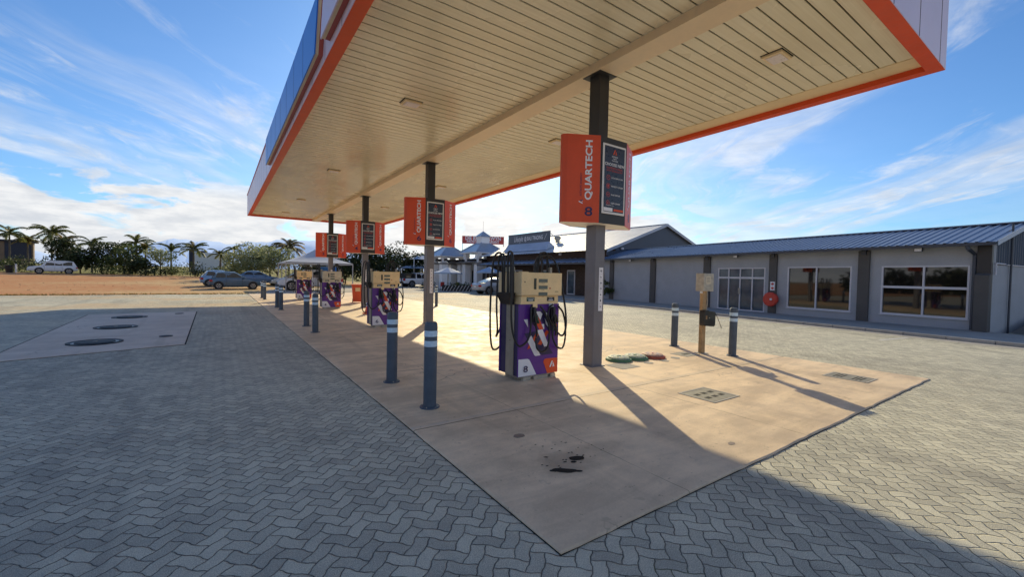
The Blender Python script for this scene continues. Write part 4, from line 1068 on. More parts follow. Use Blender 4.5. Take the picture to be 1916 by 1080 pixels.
for (xx, yy, zz) in ((25.17, 28.6, 3.62), ): 
    g = MB(); g.lohi(mx(xx - .12, yy, zz), mx(xx + .03, yy + .25, zz + .22), 'vinylwhite'); g.build('wall_box', mb_)
g = MB(); g.lathe([(.08, 0), (.12, .08), (.12, .16), (.01, .18)], 'vinylwhite', 12, mx(25.9, 22.28, 3.9)); g.build('gable_lamp', mb_, True)
# BALI TRADING roof sign
t = thing('roof_sign', 'slate grey lifestyle at Bali Trading sign standing on the bright zinc roof', 'sign', (25.55, 34.15, 4.98))
g = MB(); g.lohi((-.05, -3.45, .03), (.05, 3.45, 1.06), 'signslate'); g.build('board', t)
g = MB(); T = frame((-.055, 2.3, .52), (0, -1, 0), (0, 0, 1))
g.text('Lifestyle', .78, T @ Matrix.Translation((-.1, 0, 0)), 'vinylwhite', .0, 'LEFT', .62, .35); g.text('@ BALI TRADING', .56, T @ Matrix.Translation((1.72, -.02, 0)), 'vinylwhite', .012, 'LEFT', .68)
g.quad([tuple(T @ Vector(p)) for p in ((4.95, -.25, 0), (5.0, -.25, 0), (5.35, .3, 0), (5.31, .3, 0))], 'vinylwhite'); g.build('lettering', t)
g = MB(); g.add([(-.6, -3.7, -.80), (-.05, -3.45, .03), (-.05, 3.45, .03), (-.6, 3.7, -.80), (.6, -3.45, -.42), (.6, 3.45, -.42)], [(0, 1, 2, 3), (1, 4, 5, 2), (0, 4, 1), (3, 2, 5)], 'barge'); g.build('flashing', t)
for s_ in (-3.2, 3.2):
    g = MB(); g.tube([(.05, s_, .95), (1.5, s_ * 1.05, .02)], .025, 'galv', 6); g.build('stay', t)

# ------------------------------------------------------------------ portico towers and restaurant wing
def hip(g, x, y, a, z0_, a1, z1_, m, ov=.0):
    g.add([(x - a, y - a, z0_), (x + a, y - a, z0_), (x + a, y + a, z0_), (x - a, y + a, z0_), (x - a1, y - a1, z1_), (x + a1, y - a1, z1_), (x + a1, y + a1, z1_), (x - a1, y + a1, z1_)], [(0, 1, 5, 4), (1, 2, 6, 5), (2, 3, 7, 6), (3, 0, 4, 7), (4, 5, 6, 7), (3, 2, 1, 0)], m)
def tower(x, y, a, ra, ze, za, cup, label):
    t = thing('portico_tower', label, 'portico', (x, y, 0), 0, 'portico towers')
    for sx in (-1, 1):
        for sy in (-1, 1):
            g = MB(); g.box((sx * a, sy * a, 1.45), (.74, .74, 2.95), 'plaster'); p_ = g.build('pier', t)
            g = MB(); g.box((sx * a, sy * a, 3.04), (.96, .96, .22), 'capgrey'); g.build('cap', p_)
            g = MB(); g.box((sx * a, sy * a, (3.15 + ze) / 2), (.56, .56, ze - 3.15), 'plaster'); g.build('upper_pier', t)
    for s_ in (-1, 1):
        g = MB(); g.box((s_ * a, 0, 3.47), (.16, 2 * a + 1.8, .24), 'beamwood'); g.build('beam', t)
        g = MB(); g.box((0, s_ * a, 3.40), (2 * a + 1.8, .16, .24), 'beamwood'); g.build('beam', t)
    g = MB(); hip(g, 0, 0, ra, ze, .55 if cup else .45, za, 'roofblue'); r_ = g.build('roof', t)
    g = MB()
    for sx, sy in ((-1, -1), (1, -1), (-1, 1), (1, 1)):
        e = .55 if cup else .45; g.tube([(sx * ra, sy * ra, ze + .03), (sx * e, sy * e, za + .03)], .06, 'barge', 6)
    g.build('hip_flashing', r_)
    g = MB(); g.box((0, 0, ze - .06), (2 * ra - .1, 2 * ra - .1, .10), 'plaster'); g.build('eave_board', t)
    if cup:
        g = MB(); g.box((0, 0, za + .36), (1.15, 1.15, .75), 'plaster'); c_ = g.build('cupola', t)
        g = MB(); hip(g, 0, 0, .74, za + .74, .02, za + 1.42, 'roofblue'); g.tube([(0, 0, za + 1.4), (0, 0, za + 2.6)], .015, 'galv', 5); g.build('cupola_roof', c_)
    return t
tower(25.6, 43.1, 1.4, 2.1, 4.33, 5.5, True, 'larger portico tower with pyramid roof topped by a small white cupola')
tower(23.15, 47.25, 1.2, 1.95, 3.92, 5.1, False, 'smaller portico tower with plain grey hipped roof left of the cupola tower')
wing = thing('restaurant_wing', 'low white restaurant wing behind the portico piers', 'building', (26.6, 50, 0))
g = MB(); g.lohi((-.6, -8, -.05), (6, 6, 3.3), 'plaster'); g.lohi((-2.4, -1.5, -.05), (-.6, 6, 3.1), 'plaster'); g.build('wall', wing)
g = MB(); g.add([(-3.2, -8.5, 3.2), (6.5, -8.5, 3.2), (6.5, 6.5, 3.2), (-3.2, 6.5, 3.2), (2., -7, 4.3), (2., 5, 4.3)], [(0, 1, 4), (1, 2, 5, 4), (2, 3, 5), (3, 0, 4, 5)], 'roofblue'); g.lohi((-3.1, -8.4, 3.12), (6.4, 6.4, 3.19), 'capgrey'); g.build('roof', wing)
for (x_, ya, yb) in ((-.6, -7.2, -6.2), (-.6, -5.4, -3.6), (-.6, -3.1, -2.), (-2.4, -1., .2), (-2.4, .8, 2.), (-2.4, 3., 5.)):
    g = MB(); g.lohi((x_ - .04, ya, .1), (x_ - .002, yb, 2.35), 'frame'); d_ = g.build('door', wing); g = MB(); g.lohi((x_ - .06, ya + .12, .2), (x_ - .041, yb - .12, 2.25), 'glass'); g.build('pane', d_)
for k in range(3):
    x_ = -2.0 + k * 1.7 
    g = MB(); g.lohi((-.4 + k * 1.7, -8.04, .1), (.7 + k * 1.7, -8.002, 2.3), 'glass'); g.build('door', wing)
# DIE ROOI ALWYN board
t = thing('roof_sign', 'red and white Die Rooi Alwyn Padstal Restaurant board behind the cupola', 'sign', (30.6, 51.5, 0), R(-31))
g = MB(); g.lohi((-2.95, -.04, 6.15), (2.95, .04, 7.25), 'signred'); g.build('board', t)
g = MB(); g.text('DIE ROOI ALWYN', .74, frame((0, -.045, 6.93), (1, 0, 0), (0, 0, 1)), 'vinylwhite', .03, wx=.84); g.text('PADSTAL RESTAURANT', .52, frame((0, -.045, 6.45), (1, 0, 0), (0, 0, 1)), 'vinylwhite', .03, wx=.83); g.build('lettering', t)
g = MB()
for xx in (-2.9, -1, 1, 2.9): g.tube([(xx, .06, 3.5), (xx, .06, 7.2)], .05, 'galv', 6)
g.build('support', t)
def umbrella(x, y, label, z=1.9, r=1.5):
    t = thing('patio_umbrella', label, 'umbrella', (x, y, 0), .5, 'pale blue patio umbrellas')
    g = MB(); g.tube([(0, 0, 0), (0, 0, z + .55)], .03, 'galv', 8); g.build('pole', t)
    g = MB(); n = 8; vs = [(0, 0, z + .55)] + [(r * math.cos(2 * PI * i / n), r * math.sin(2 * PI * i / n), z) for i in range(n)] + [(r * math.cos(2 * PI * i / n), r * math.sin(2 * PI * i / n), z - .12) for i in range(n)]
    g.add(vs, [(0, 1 + i, 1 + (i + 1) % n) for i in range(n)] + [(1 + i, 9 + i, 9 + (i + 1) % n, 1 + (i + 1) % n) for i in range(n)], 'umbrella'); g.build('canopy', t)
    g = MB(); g.lathe([(.25, 0), (.25, .08), (.05, .1)], 'pavement', 14); g.build('base', t)
umbrella(19.6, 40.0, 'pale blue patio umbrella in front of the smaller portico tower'); umbrella(22.2, 36.0, 'pale blue patio umbrella above the parked silver saloon', 2.02, 1.35)
def spot(az, d): return (d * math.sin(R(az)), d * math.cos(R(az)))
# awnings left of the towers
for (x, y, z, r, lb) in ((22.4, 57.2, 2.5, 2.5, 'lower pale canvas awning above the far white pickup'), (23.4, 56.6, 3.75, 1.7, 'upper small grey canvas awning left of the smaller portico tower')):
    t = thing('canvas_awning', lb, 'awning', (x, y, 0), 0, 'canvas awnings by the restaurant')
    g = MB(); hip(g, 0, 0, r, z, .3, z + .6, 'umbrella'); g.build('canopy', t)
    g = MB()
    for sx in (-1, 1):
        for sy in (-1, 1): g.tube([(sx * (r - .1), sy * (r - .1), 0), (sx * (r - .1), sy * (r - .1), z)], .05, 'plaster', 6)
    g.build('posts', t)

# leafy things --------------------------------------------------------
def leaves(g, blobs, n, size, m, flat=.0, shell=.55):
    tot = sum(b[3] * b[4] * b[5] for b in blobs) ** 1
    for (bx, by, bz, rx, ry, rz) in blobs:
        k = max(8, int(n * rx * ry * rz / tot))
        for _ in range(k):
            while True:
                d = Vector((random.gauss(0, 1), random.gauss(0, 1), random.gauss(0, 1)))
                if d.length > .1: break
            d.normalize(); rr = shell + (1 - shell) * random.random() ** .6; rr *= random.uniform(.82, 1.12)
            c = Vector((bx + d.x * rx * rr, by + d.y * ry * rr, bz + d.z * rz * rr))
            a = Vector((random.gauss(0, 1), random.gauss(0, 1), random.gauss(0, .8))).normalized(); b = a.cross(Vector((random.gauss(0, 1), random.gauss(0, 1), random.gauss(0, 1)))).normalized()
            s = size * random.uniform(.6, 1.4)
            g.add([tuple(c - a * s), tuple(c + b * s * .5), tuple(c + a * s), tuple(c - b * s * .5)], [(0, 1, 2, 3)], m)
def rblobs(r, h0, h1, n, sx=1.):
    out = []
    for i in range(n):
        a = random.uniform(0, 2 * PI); q = r * math.sqrt(random.random()) * .75; rr = r * random.uniform(.28, .5)
        z = random.uniform(h0 + rr * .5, h1 - rr * .6) if h1 - rr * .6 > h0 + rr * .5 else (h0 + h1) / 2
        out.append((q * math.cos(a) * sx, q * math.sin(a) * sx, z, rr * sx, rr * sx, rr * random.uniform(.6, .95)))
    return out
def tree(az, d, top, r, label, m='leafdark', trunk=.35, nl=1500, size=.16, name='dense_tree', group='trees along the edge of the lot', cat='tree', base=.25):
    x, y = spot(az, d); z = terr(x, y); H = top - z
    t = thing(name, label, cat, (x, y, z), random.uniform(0, 6), group)
    g = MB(); nb = 7; tops = []
    g.tube([(0, 0, -.1), (.04, .02, H * trunk * .6), (.05, -.03, H * trunk)], .04 * H * .6, 'bark', 7, .03 * H * .5)
    for k in range(nb):
        a = 2 * PI * k / nb + random.uniform(-.3, .3); q = r * random.uniform(.4, .7)
        g.tube([(.05, -.03, H * trunk * .8), (q * .5 * math.cos(a), q * .5 * math.sin(a), H * (trunk + .18)), (q * math.cos(a), q * math.sin(a), H * random.uniform(.6, .82))], .02 * H * .5, 'bark', 5, .006 * H)
    g.build('trunk', t)
    g = MB(); bl = rblobs(r, H * base, H, 16); bl.append((0, 0, H * .62, r * .5, r * .5, H * .3)); leaves(g, bl, nl, size, m); g.build('crown', t)
    return t
def palm(az, d, top, spread, label, m='palm', dead=0, lean=0., nf=17, hfrac=.56):
    spread *= .88
    x, y = spot(az, d); z = terr(x, y); H = top - z; hc = H * hfrac
    t = thing('palm_tree', label, 'palm tree', (x, y, z), random.uniform(0, 6), 'palm trees along the edge of the lot')
    g = MB(); P_ = [(lean * s * s, 0, hc * s) for s in [i / 8 for i in range(9)]]; g.tube([(a, b, c - .1) for a, b, c in P_], .17, 'trunk', 8, .11)
    for i in range(12):
        s = (i + .5) / 12; g.lathe([(.15 - .05 * s, 0), (.185 - .05 * s, .06), (.15 - .05 * s, .1)], 'trunk', 8, (lean * s * s, 0, hc * s))
    g.tube([(lean, 0, hc - .1), (lean, 0, hc + H * .10)], .12, m, 8, .06)
    g.build('trunk', t)
    g = MB(); c0 = Vector((lean, 0, hc + H * .08))
    for k in range(nf):
        a = 2 * PI * k / nf * 1.0 + random.uniform(-.25, .25); el = random.choice((.2, .6, .95, 1.25, 1.45)) + random.uniform(-.15, .15); Lf = spread * random.uniform(.85, 1.15)
        mm = m if random.random() > dead else 'palmyellow'
        dirh = Vector((math.cos(a), math.sin(a), 0)); pts = []; p = c0.copy(); n = 12; e = el
        for i in range(n + 1):
            pts.append(p.copy()); p += (dirh * math.cos(e) + Vector((0, 0, math.sin(e)))) * Lf / n; e -= (.12 + .05 * random.random()) * (1.0 if el > .5 else .8)
        g.tube([tuple(q) for q in pts], .028, mm, 4, .008)
        side = Vector((-dirh.y, dirh.x, 0))
        for i in range(1, n + 1):
            for j in (0, .33, .66):
                q = pts[i - 1].lerp(pts[i], j); tdir = (pts[i] - pts[i - 1]).normalized(); w = math.sin(PI * (i + .3) / (n + 1.5)) ** .6 * Lf * .25
                for s_ in (-1, 1):
                    tip = q + side * s_ * w * random.uniform(.6, .8) + tdir * w * .5 + Vector((0, 0, -w * random.uniform(.25, .6)))
                    g.add([tuple(q - tdir * .07), tuple(q + tdir * .07), tuple(tip)], [(0, 1, 2)], mm)
    g.build('crown', t)
    return t
palm(-15.25, 115, 10.8, 3.6, 'tallest dark palm at the far left in front of the brown building', nf=20)
palm(-14.21, 119, 9.0, 2.6, 'yellowing palm between the two tall palms at far left', 'palmyellow', .5)
palm(-12.76, 106.6, 10.8, 3.7, 'tall palm with wide drooping fronds behind the white SUV', dead=.1, nf=19)
palm(-12.05, 122, 9.8, 3.2, 'golden palm half hidden right of the tall palm behind the SUV', 'palmyellow', .6)
palm(-10.15, 104.5, 8.2, 3.4, 'low palm with arching fronds above the dark hedge trees', nf=13)
palm(-8.15, 109, 7.6, 2.8, 'palm crown peeping over the dense dark trees', nf=11)
palm(-6.96, 99, 9.2, 3.1, 'tall upright palm right of the dense dark trees', nf=13)
palm(-6.27, 93, 7.0, 2.6, 'thin palm close beside the tall upright palm', dead=.3, nf=12)
palm(-4.22, 92.6, 6.9, 2.7, 'thin palm behind the round trimmed tree', nf=12)
palm(-2.33, 88, 7.3, 3.0, 'broad palm left of the far white wall', nf=17, dead=.2)
palm(.06, 75.4, 5.7, 2.0, 'small dark palm right of the far white wall', nf=12)
palm(1.15, 84, 7.6, 2.2, 'slim leaning palm left of the grey-green bush', lean=.5, nf=10)
palm(6.83, 70, 7.6, 2.9, 'full yellow-green palm behind the tent roof', 'palmyellow', .3, nf=20)
palm(4.88, 76, 7.0, 2.6, 'palm fronds rising behind the grey-green bush', nf=13)
palm(22.73, 63.4, 6.0, 1.9, 'small palm right of the big dark trees near the restaurant', nf=12)
for (az, d, top, r, lb, m_, n_) in [(-12.16, 96.6, 6.6, 2.4, 'tall dark conical tree behind the rear of the white SUV', 'leafdark', 1500), (-10.94, 94.5, 5.2, 3.2, 'dense dark tree just right of the white SUV', 'leafdark', 2000), (-9.49, 95, 5.8, 3.4, 'widest dense dark tree in the row behind the dirt lot', 'leafdark', 2200),
        (-7.88, 92.4, 5.6, 3.2, 'dense dark tree with pale top at the right of the row', 'leafmid', 2000), (-6.68, 85.4, 3.6, 2.0, 'low dark tree at the right end of the dense row', 'leafdark', 1100)]:
    tree(az, d, top, r, lb, m_, .28, n_, .2, base=.12)
tree(-5.09, 86, 5.2, 2.0, 'round trimmed tree standing alone on its short trunk', 'leafgrey', .4, 1300, .14, base=.38)
tree(3.27, 65.7, 5.6, 3.6, 'large grey-green bushy tree left of the tent', 'leafgrey', .2, 5200, .13, 'bushy_tree', base=.04)
tree(1.46, 67, 3.9, 2.6, 'lower left lobe of grey-green bush behind the parked hatchbacks', 'leafgrey', .2, 2600, .13, 'bushy_tree', base=.04)
tree(5.6, 66.5, 4.9, 2.8, 'grey-green bush reaching behind the tent roof', 'leafgrey', .2, 2600, .13, 'bushy_tree', base=.04)
for (az, d, top, r, lb) in [(13.2, 61, 4.3, 3.0, 'dark tree seen under the sign of column 4'), (15.6, 62, 5.4, 3.2, 'dark tree right of column 4'), (17.63, 62.8, 6.5, 3.5, 'tallest of the big dark trees behind dispenser 6'), (19.64, 60, 5.6, 3.0, 'dark tree above the far white pickup'), (21.6, 61.7, 4.7, 2.6, 'dark tree next to the restaurant awnings'), (10.6, 66, 3.6, 3.0, 'low dark tree behind the tent')]:
    tree(az, d, top, r, lb, 'leafdark', .2, 2600, .17, group='dark trees behind the dispensers', base=.03)
def shrub(az, d, w, h, label, m='leafmid', n=500, name='shrub'):
    x, y = spot(az, d); z = terr(x, y)
    g = MB(); leaves(g, rblobs(w, 0, h, 9) + [(0, 0, h * .4, w * .7, w * .7, h * .4)], n, .13, m, shell=.4)
    return tag(g.build(name, loc=(x, y, z)), label, 'shrub', 'garden shrubs beyond the dirt lot')
for i, (az, d, w, h, m_, lb) in enumerate([(-16.2, 104, 2.6, 2.2, 'leafmid', 'leafy shrub at the extreme left edge'), (-15.5, 103, 2.6, 1.9, 'leafdark', 'dark shrub behind the black litter bin'), (-14.9, 105, 2.4, 2.5, 'leafmid', 'shrub left of the white SUV bonnet'),
        (-14.2, 101, 2.6, 2.7, 'leafdark', 'dark rounded shrub above the SUV bonnet'), (-13.5, 103, 2.2, 2.6, 'leafgrey', 'yellow-green flowering shrub at the foot of the tall palm'), (-12.9, 101, 2., 2.1, 'leafdark', 'dark shrub behind the SUV roof'), (-8.9, 88, 2.2, 1.3, 'leafmid', 'low shrub under the dense trees'),
        (-7.4, 86, 2., 1.2, 'leafdark', 'low dark shrub right of the dense trees'), (-5.6, 82, 2., 1.1, 'leafdark', 'low dark ground shrub left of the round tree'), (-4.4, 81, 1.6, 1.6, 'leafdark', 'dark shrub right of the round tree'), (-3.5, 80, 2.2, 2.6, 'leafmid', 'bushy shrub under the thin palm'),
        (-2.4, 78, 2.0, 2.4, 'leafdark', 'dark shrub at the foot of the broad palm'), (-1.3, 76, 1.8, 1.2, 'leafdark', 'low shrub in front of the far white wall'), (-.3, 75, 1.5, 1.7, 'leafmid', 'shrub left of the parked hatchbacks'), (.6, 72, 1.6, 1.4, 'leafdark', 'dark shrub behind the parked hatchbacks')]):
    shrub(az, d, w, h, lb, m_, 420)
g = MB(); leaves(g, rblobs(1.3, 0, 1.0, 7), 500, .09, 'leafmid', shell=.4); tag(g.build('shrub', loc=(21.0, 39.0, 0)), 'low green shrub between the umbrellas and the portico pier', 'shrub')
g = MB(); leaves(g, rblobs(.9, .2, 2.0, 9), 900, .09, 'leafdark', shell=.4); tag(g.build('climbing_plant', loc=(24.3, 22.9, 0)), 'dark climbing plant at the corner where the two shops meet', 'plant')
g = MB(); leaves(g, rblobs(.65, .0, 1.5, 7), 600, .08, 'leafmid', shell=.4); tag(g.build('potted_shrub', loc=(23.5, 21.6, .1)), 'round dark shrub against the far end of the grey shop wall', 'shrub')

# dry grass and stones along the edge of the paving
g = MB()
for _ in range(2600):
    x = random.uniform(-34, 2.3); y = 33.2 + (x + 45) / 47 * 1.6 + abs(random.gauss(0, .55)) + .05; z = terr(x, y); h_ = random.uniform(.03, .12)
    for q in range(3):
        a = random.uniform(0, 2 * PI); dx, dy = .05 * math.cos(a), .05 * math.sin(a)
        g.add([(x - .012, y, z), (x + .012, y, z), (x + dx, y + dy, z + h_)], [(0, 1, 2)], 'palmyellow')
tag(g.build('dry_grass'), 'dry grass tufts along the dirt edge of the paving', 'grass', kind='stuff')
g = MB()
for _ in range(420):
    x = random.uniform(-36, 6); y = random.uniform(34.8, 60); z = terr(x, y); r_ = random.uniform(.012, .04)
    g.box((x, y, z + r_ * .3), (r_ * 2, r_ * 1.5, r_), 'dirtstone', random.random() * 3, bevel=r_ * .3)
tag(g.build('gravel'), 'loose stones scattered over the dirt lot', 'gravel', kind='stuff')
# things at the far left
x, y = spot(-15.28, 98); z = terr(x, y)
t = thing('litter_bin', 'small black litter bin beside a white marker post at far left', 'bin', (x, y, z)); g = MB(); g.lathe([(.38, 0), (.42, 1.0), (.44, 1.05), (.01, 1.08)], 'blackp', 14); g.build('drum', t, True); g = MB(); g.lohi((-.3, -.46, .6), (.3, -.42, .8), 'bumper'); g.build('slot', t)
x, y = spot(-14.9, 97.5); g = MB(); g.lohi((-.09, -.09, -.1), (.09, .09, 1.25), 'white'); g.lathe([(.1, 1.25), (.02, 1.32)], 'white', 8); tag(g.build('marker_post', loc=(x, y, terr(x, y))), 'short white marker post beside the black litter bin', 'post')
x, y = spot(-16.0, 148); z = terr(x, y)
t = thing('far_building', 'brown flat-roofed building behind the leftmost palms', 'building', (x, y, z), R(12))
g = MB(); g.lohi((-9, 0, -.5), (5.5, 6, 6.2), 'farbrown'); g.build('wall', t); g = MB(); g.lohi((-9.3, -.5, 6.2), (6.2, 6.4, 6.6), 'farblue'); g.build('roof', t)
g = MB(); g.lohi((1.2, -.1, 2.3), (5.2, -.02, 6.2), 'farblue'); g.build('window', t); g = MB(); g.lohi((-6, -.1, 1), (-3, -.02, 4), 'farblue'); g.build('window', t)
x, y = spot(-1.2, 135); z = terr(x, y)
t = thing('far_white_building', 'low white wall-like building far beyond the shrubs', 'building', (x, y, z), R(3))
g = MB(); g.lohi((-2.6, 0, -.5), (5.2, 5, 5.0), 'farwhite'); g.build('wall', t); g = MB(); g.lohi((-3.6, .3, -.5), (-2.6, 4, 5.6), 'farblue'); g.lohi((-1.5, 1, 5.0), (.1, 3, 5.5), 'farblue'); g.build('annex', t)
# planters on pillars
for i, (az, d) in enumerate(((20.73, 61), (21.52, 61))):
    x, y = spot(az, d)
    t = thing('planter', ['left stone planter on a pillar beside the far white pickup', 'right stone planter on a pillar beside the awning'][i], 'planter', (x, y, 0), 0, 'stone planters on pillars')
    g = MB(); g.box((0, 0, 1.2), (.55, .55, 2.4), 'plaster'); g.build('pillar', t)
    g = MB(); g.lathe([(.16, 2.4), (.34, 2.6), (.42, 3.1), (.46, 3.16), (.01, 3.12)], 'pot', 16); g.build('pot', t, True)
    g = MB(); leaves(g, [(0, 0, 3.35, .4, .4, .3)], 110, .1, 'leafgrey'); g.build('plant', t)
# slatted barrier and table by the umbrellas
t = thing('slatted_barrier', 'low barrier of leaning white slats in front of the smaller portico tower', 'barrier', (19.9, 38.6, 0), R(-32))
g = MB(); g.lohi((-1.5, .05, 0), (1.5, .1, .62), 'bumper'); g.build('panel', t)
for k in range(9):
    g = MB(); a = -1.4 + k * .33; g.add([(a, 0, .02), (a + .05, 0, .02), (a + .38, 0, .6), (a + .33, 0, .6), (a, .04, .02), (a + .05, .04, .02), (a + .38, .04, .6), (a + .33, .04, .6)], [(0, 1, 2, 3), (7, 6, 5, 4), (0, 4, 5, 1), (3, 2, 6, 7), (0, 3, 7, 4), (1, 5, 6, 2)], 'white'); g.build('slat', t)
t = thing('patio_table', 'dark patio table under the left umbrella', 'table', (20.3, 40.6, 0)); g = MB(); g.lathe([(.5, .72), (.5, .76), (.01, .76)], 'beamwood', 20); g.build('tabletop', t); g = MB(); g.tube([(0, 0, .72), (0, 0, .03)], .04, 'bumper', 8); g.lathe([(.3, 0), (.3, .03), (.01, .04)], 'bumper', 14); g.build('leg', t)
for i, (dx, dy) in enumerate(((-.9, .1), (.8, -.2), (.1, .9))):
    t = thing('patio_chair', ['red seated patio chair left of the dark table', 'dark patio chair right of the table', 'dark patio chair behind the table'][i], 'chair', (20.3 + dx, 40.6 + dy, 0), i * 2.1, 'patio chairs'); g = MB(); g.lohi((-.22, -.22, .42), (.22, .22, .46), 'signred' if i == 0 else 'bumper'); g.build('seat', t); g = MB(); g.lohi((-.22, .18, .46), (.22, .22, .9), 'signred' if i == 0 else 'bumper'); g.build('backrest', t)
    for sx in (-.2, .2):
        for sy in (-.2, .2): g = MB(); g.tube([(sx, sy, .42), (sx, sy, 0)], .018, 'bumper', 5); g.build('leg', t)

# ------------------------------------------------------------------ tent
t = thing('gazebo_tent', 'large pale grey peaked gazebo tent over the white pickup', 'tent', (7.2, 42.3, 0))
a, b_ = 2.68, 2.75; ze, zp = 2.48, 3.72
g = MB(); n = 10; vs = []; fs = []
ring = [(-a, -b_), (a, -b_), (a, b_), (-a, b_)]
for lv in range(n + 1):
    s = lv / n; z = ze + (zp - ze) * (s ** 1.0 - .10 * math.sin(PI * s))
    for (px, py) in ring: vs.append((px * (1 - s), py * (1 - s), z))
for lv in range(n):
    for i in range(4): fs.append((lv * 4 + i, lv * 4 + (i + 1) % 4, lv * 4 + 4 + (i + 1) % 4, lv * 4 + 4 + i))
g.add(vs, fs, 'tentcloth'); m0 = [(-a, -b_), (a, -b_), (a, b_), (-a, b_)]
for i in range(4):
    p, q = m0[i], m0[(i + 1) % 4]; g.quad([(p[0], p[1], ze), (q[0], q[1], ze), (q[0], q[1], ze - .14), (p[0], p[1], ze - .14)], 'tentcloth')
g.build('canopy', t)
for (px, py) in m0 + [(-a, 0)]:
    g = MB(); g.lohi((px - .035, py - .035, 0), (px + .035, py + .035, ze - .02), 'tentpole'); g.build('pole', t)
g = MB(); g.lohi((-a, b_ - .02, ze - .3), (a, b_, ze - .25), 'tentpole'); g.lohi((-a, -b_, ze - .06), (a, -b_ + .03, ze - .02), 'tentpole'); g.build('rail', t)
t = thing('blue_sheet', 'bright blue sheet hanging at the back of the tent', 'sheet', (8.9, 44.8, 1.55)); g = MB(); vs = []; 
for i in range(9): vs += [(-.75 + i * .19, .05 * math.sin(i * 1.7), .0), (-.75 + i * .19, .03 * math.sin(i * 1.7), .62 + .03 * math.sin(i))]
g.add(vs, [(2 * i, 2 * i + 2, 2 * i + 3, 2 * i + 1) for i in range(8)], 'blue'); g.build('cloth', t)
t = thing('stall_table', 'trestle table of goods at the back of the tent', 'table', (6.6, 44.4, 0)); g = MB(); g.lohi((-1.5, -.35, .78), (1.5, .35, .82), 'cratewood'); g.build('tabletop', t)
for sx in (-1.4, 1.4):
    for sy in (-.3, .3): g = MB(); g.tube([(sx, sy, .78), (sx, sy, 0)], .02, 'bumper', 5); g.build('leg', t)
cc = [('cratewood', 'wooden'), ('signred', 'red'), ('white', 'white'), ('lidgreen', 'green'), ('conefluor', 'orange')]
for i, (c_, nm) in enumerate(cc):
    t = thing('goods_crate', f'{nm} crate of goods on the stall table in the tent', 'crate', (5.4 + i * .58, 44.4, .82), .1 * i, 'crates on the stall table'); g = MB()
    g.lohi((-.22, -.16, 0), (.22, .16, .02), c_); g.lohi((-.22, -.16, .02), (-.2, .16, .28), c_); g.lohi((.2, -.16, .02), (.22, .16, .28), c_); g.lohi((-.2, -.16, .02), (.2, -.14, .28), c_); g.lohi((-.2, .14, .02), (.2, .16, .28), c_); g.build('box', t)
    g = MB(); leaves(g, [(0, 0, .3, .18, .13, .14)], 60, .06, 'leafmid' if i % 2 else 'palmyellow'); g.build('contents', t)

# ------------------------------------------------------------------ vehicles
def paint(name, col, metal=.25, rough=.3): return M(name, col, rough, metal, var=.03, coat=.6)
CARS = {
 'hatch': dict(L=3.85, W=1.66, wb=(.62, 3.12), r=.29, low=[(0, .42, .62), (.06, .34, .92), (.35, .24, .96), (1.9, .2, .94), (2.75, .2, .92), (3.35, .22, .80), (3.72, .28, .70), (3.85, .36, .52)], gh=[(.12, .94), (.55, 1.42), (1.75, 1.46), (2.75, .93)], win=[(.40, 1.12), (1.18, 2.30)], tail='hatch'),
 'sedan': dict(L=4.6, W=1.8, wb=(.95, 3.78), r=.33, low=[(0, .45, .80), (.08, .34, .98), (.7, .24, 1.02), (2.0, .22, .97), (3.1, .22, .94), (4.1, .25, .80), (4.5, .3, .64), (4.6, .4, .5)], gh=[(.55, 1.0), (1.35, 1.38), (2.35, 1.43), (3.35, .93)], win=[(1.02, 1.86), (1.92, 2.9)], tail='sedan'),
 'suv': dict(L=5.0, W=1.95, wb=(.92, 3.85), r=.40, low=[(0, .55, .95), (.06, .45, 1.12), (.5, .36, 1.16), (2.4, .34, 1.16), (3.5, .34, 1.14), (4.3, .38, 1.08), (4.85, .42, .98), (5.0, .5, .75)], gh=[(.10, 1.15), (.42, 1.80), (3.0, 1.88), (3.75, 1.14)], win=[(.55, 1.5), (1.56, 2.3), (2.36, 3.3)], tail='suv'),
 'pickup': dict(L=5.35, W=1.86, wb=(1.12, 4.28), r=.40, low=[(0, .6, 1.05), (.05, .5, 1.12), (1.6, .36, 1.12), (3.2, .34, 1.10), (4.2, .36, 1.08), (5.1, .4, 1.0), (5.35, .5, .75)], gh=[(1.68, 1.10), (1.85, 1.80), (3.15, 1.82), (3.95, 1.10)], win=[(1.86, 2.55), (2.62, 3.55)], tail='pickup'),
}
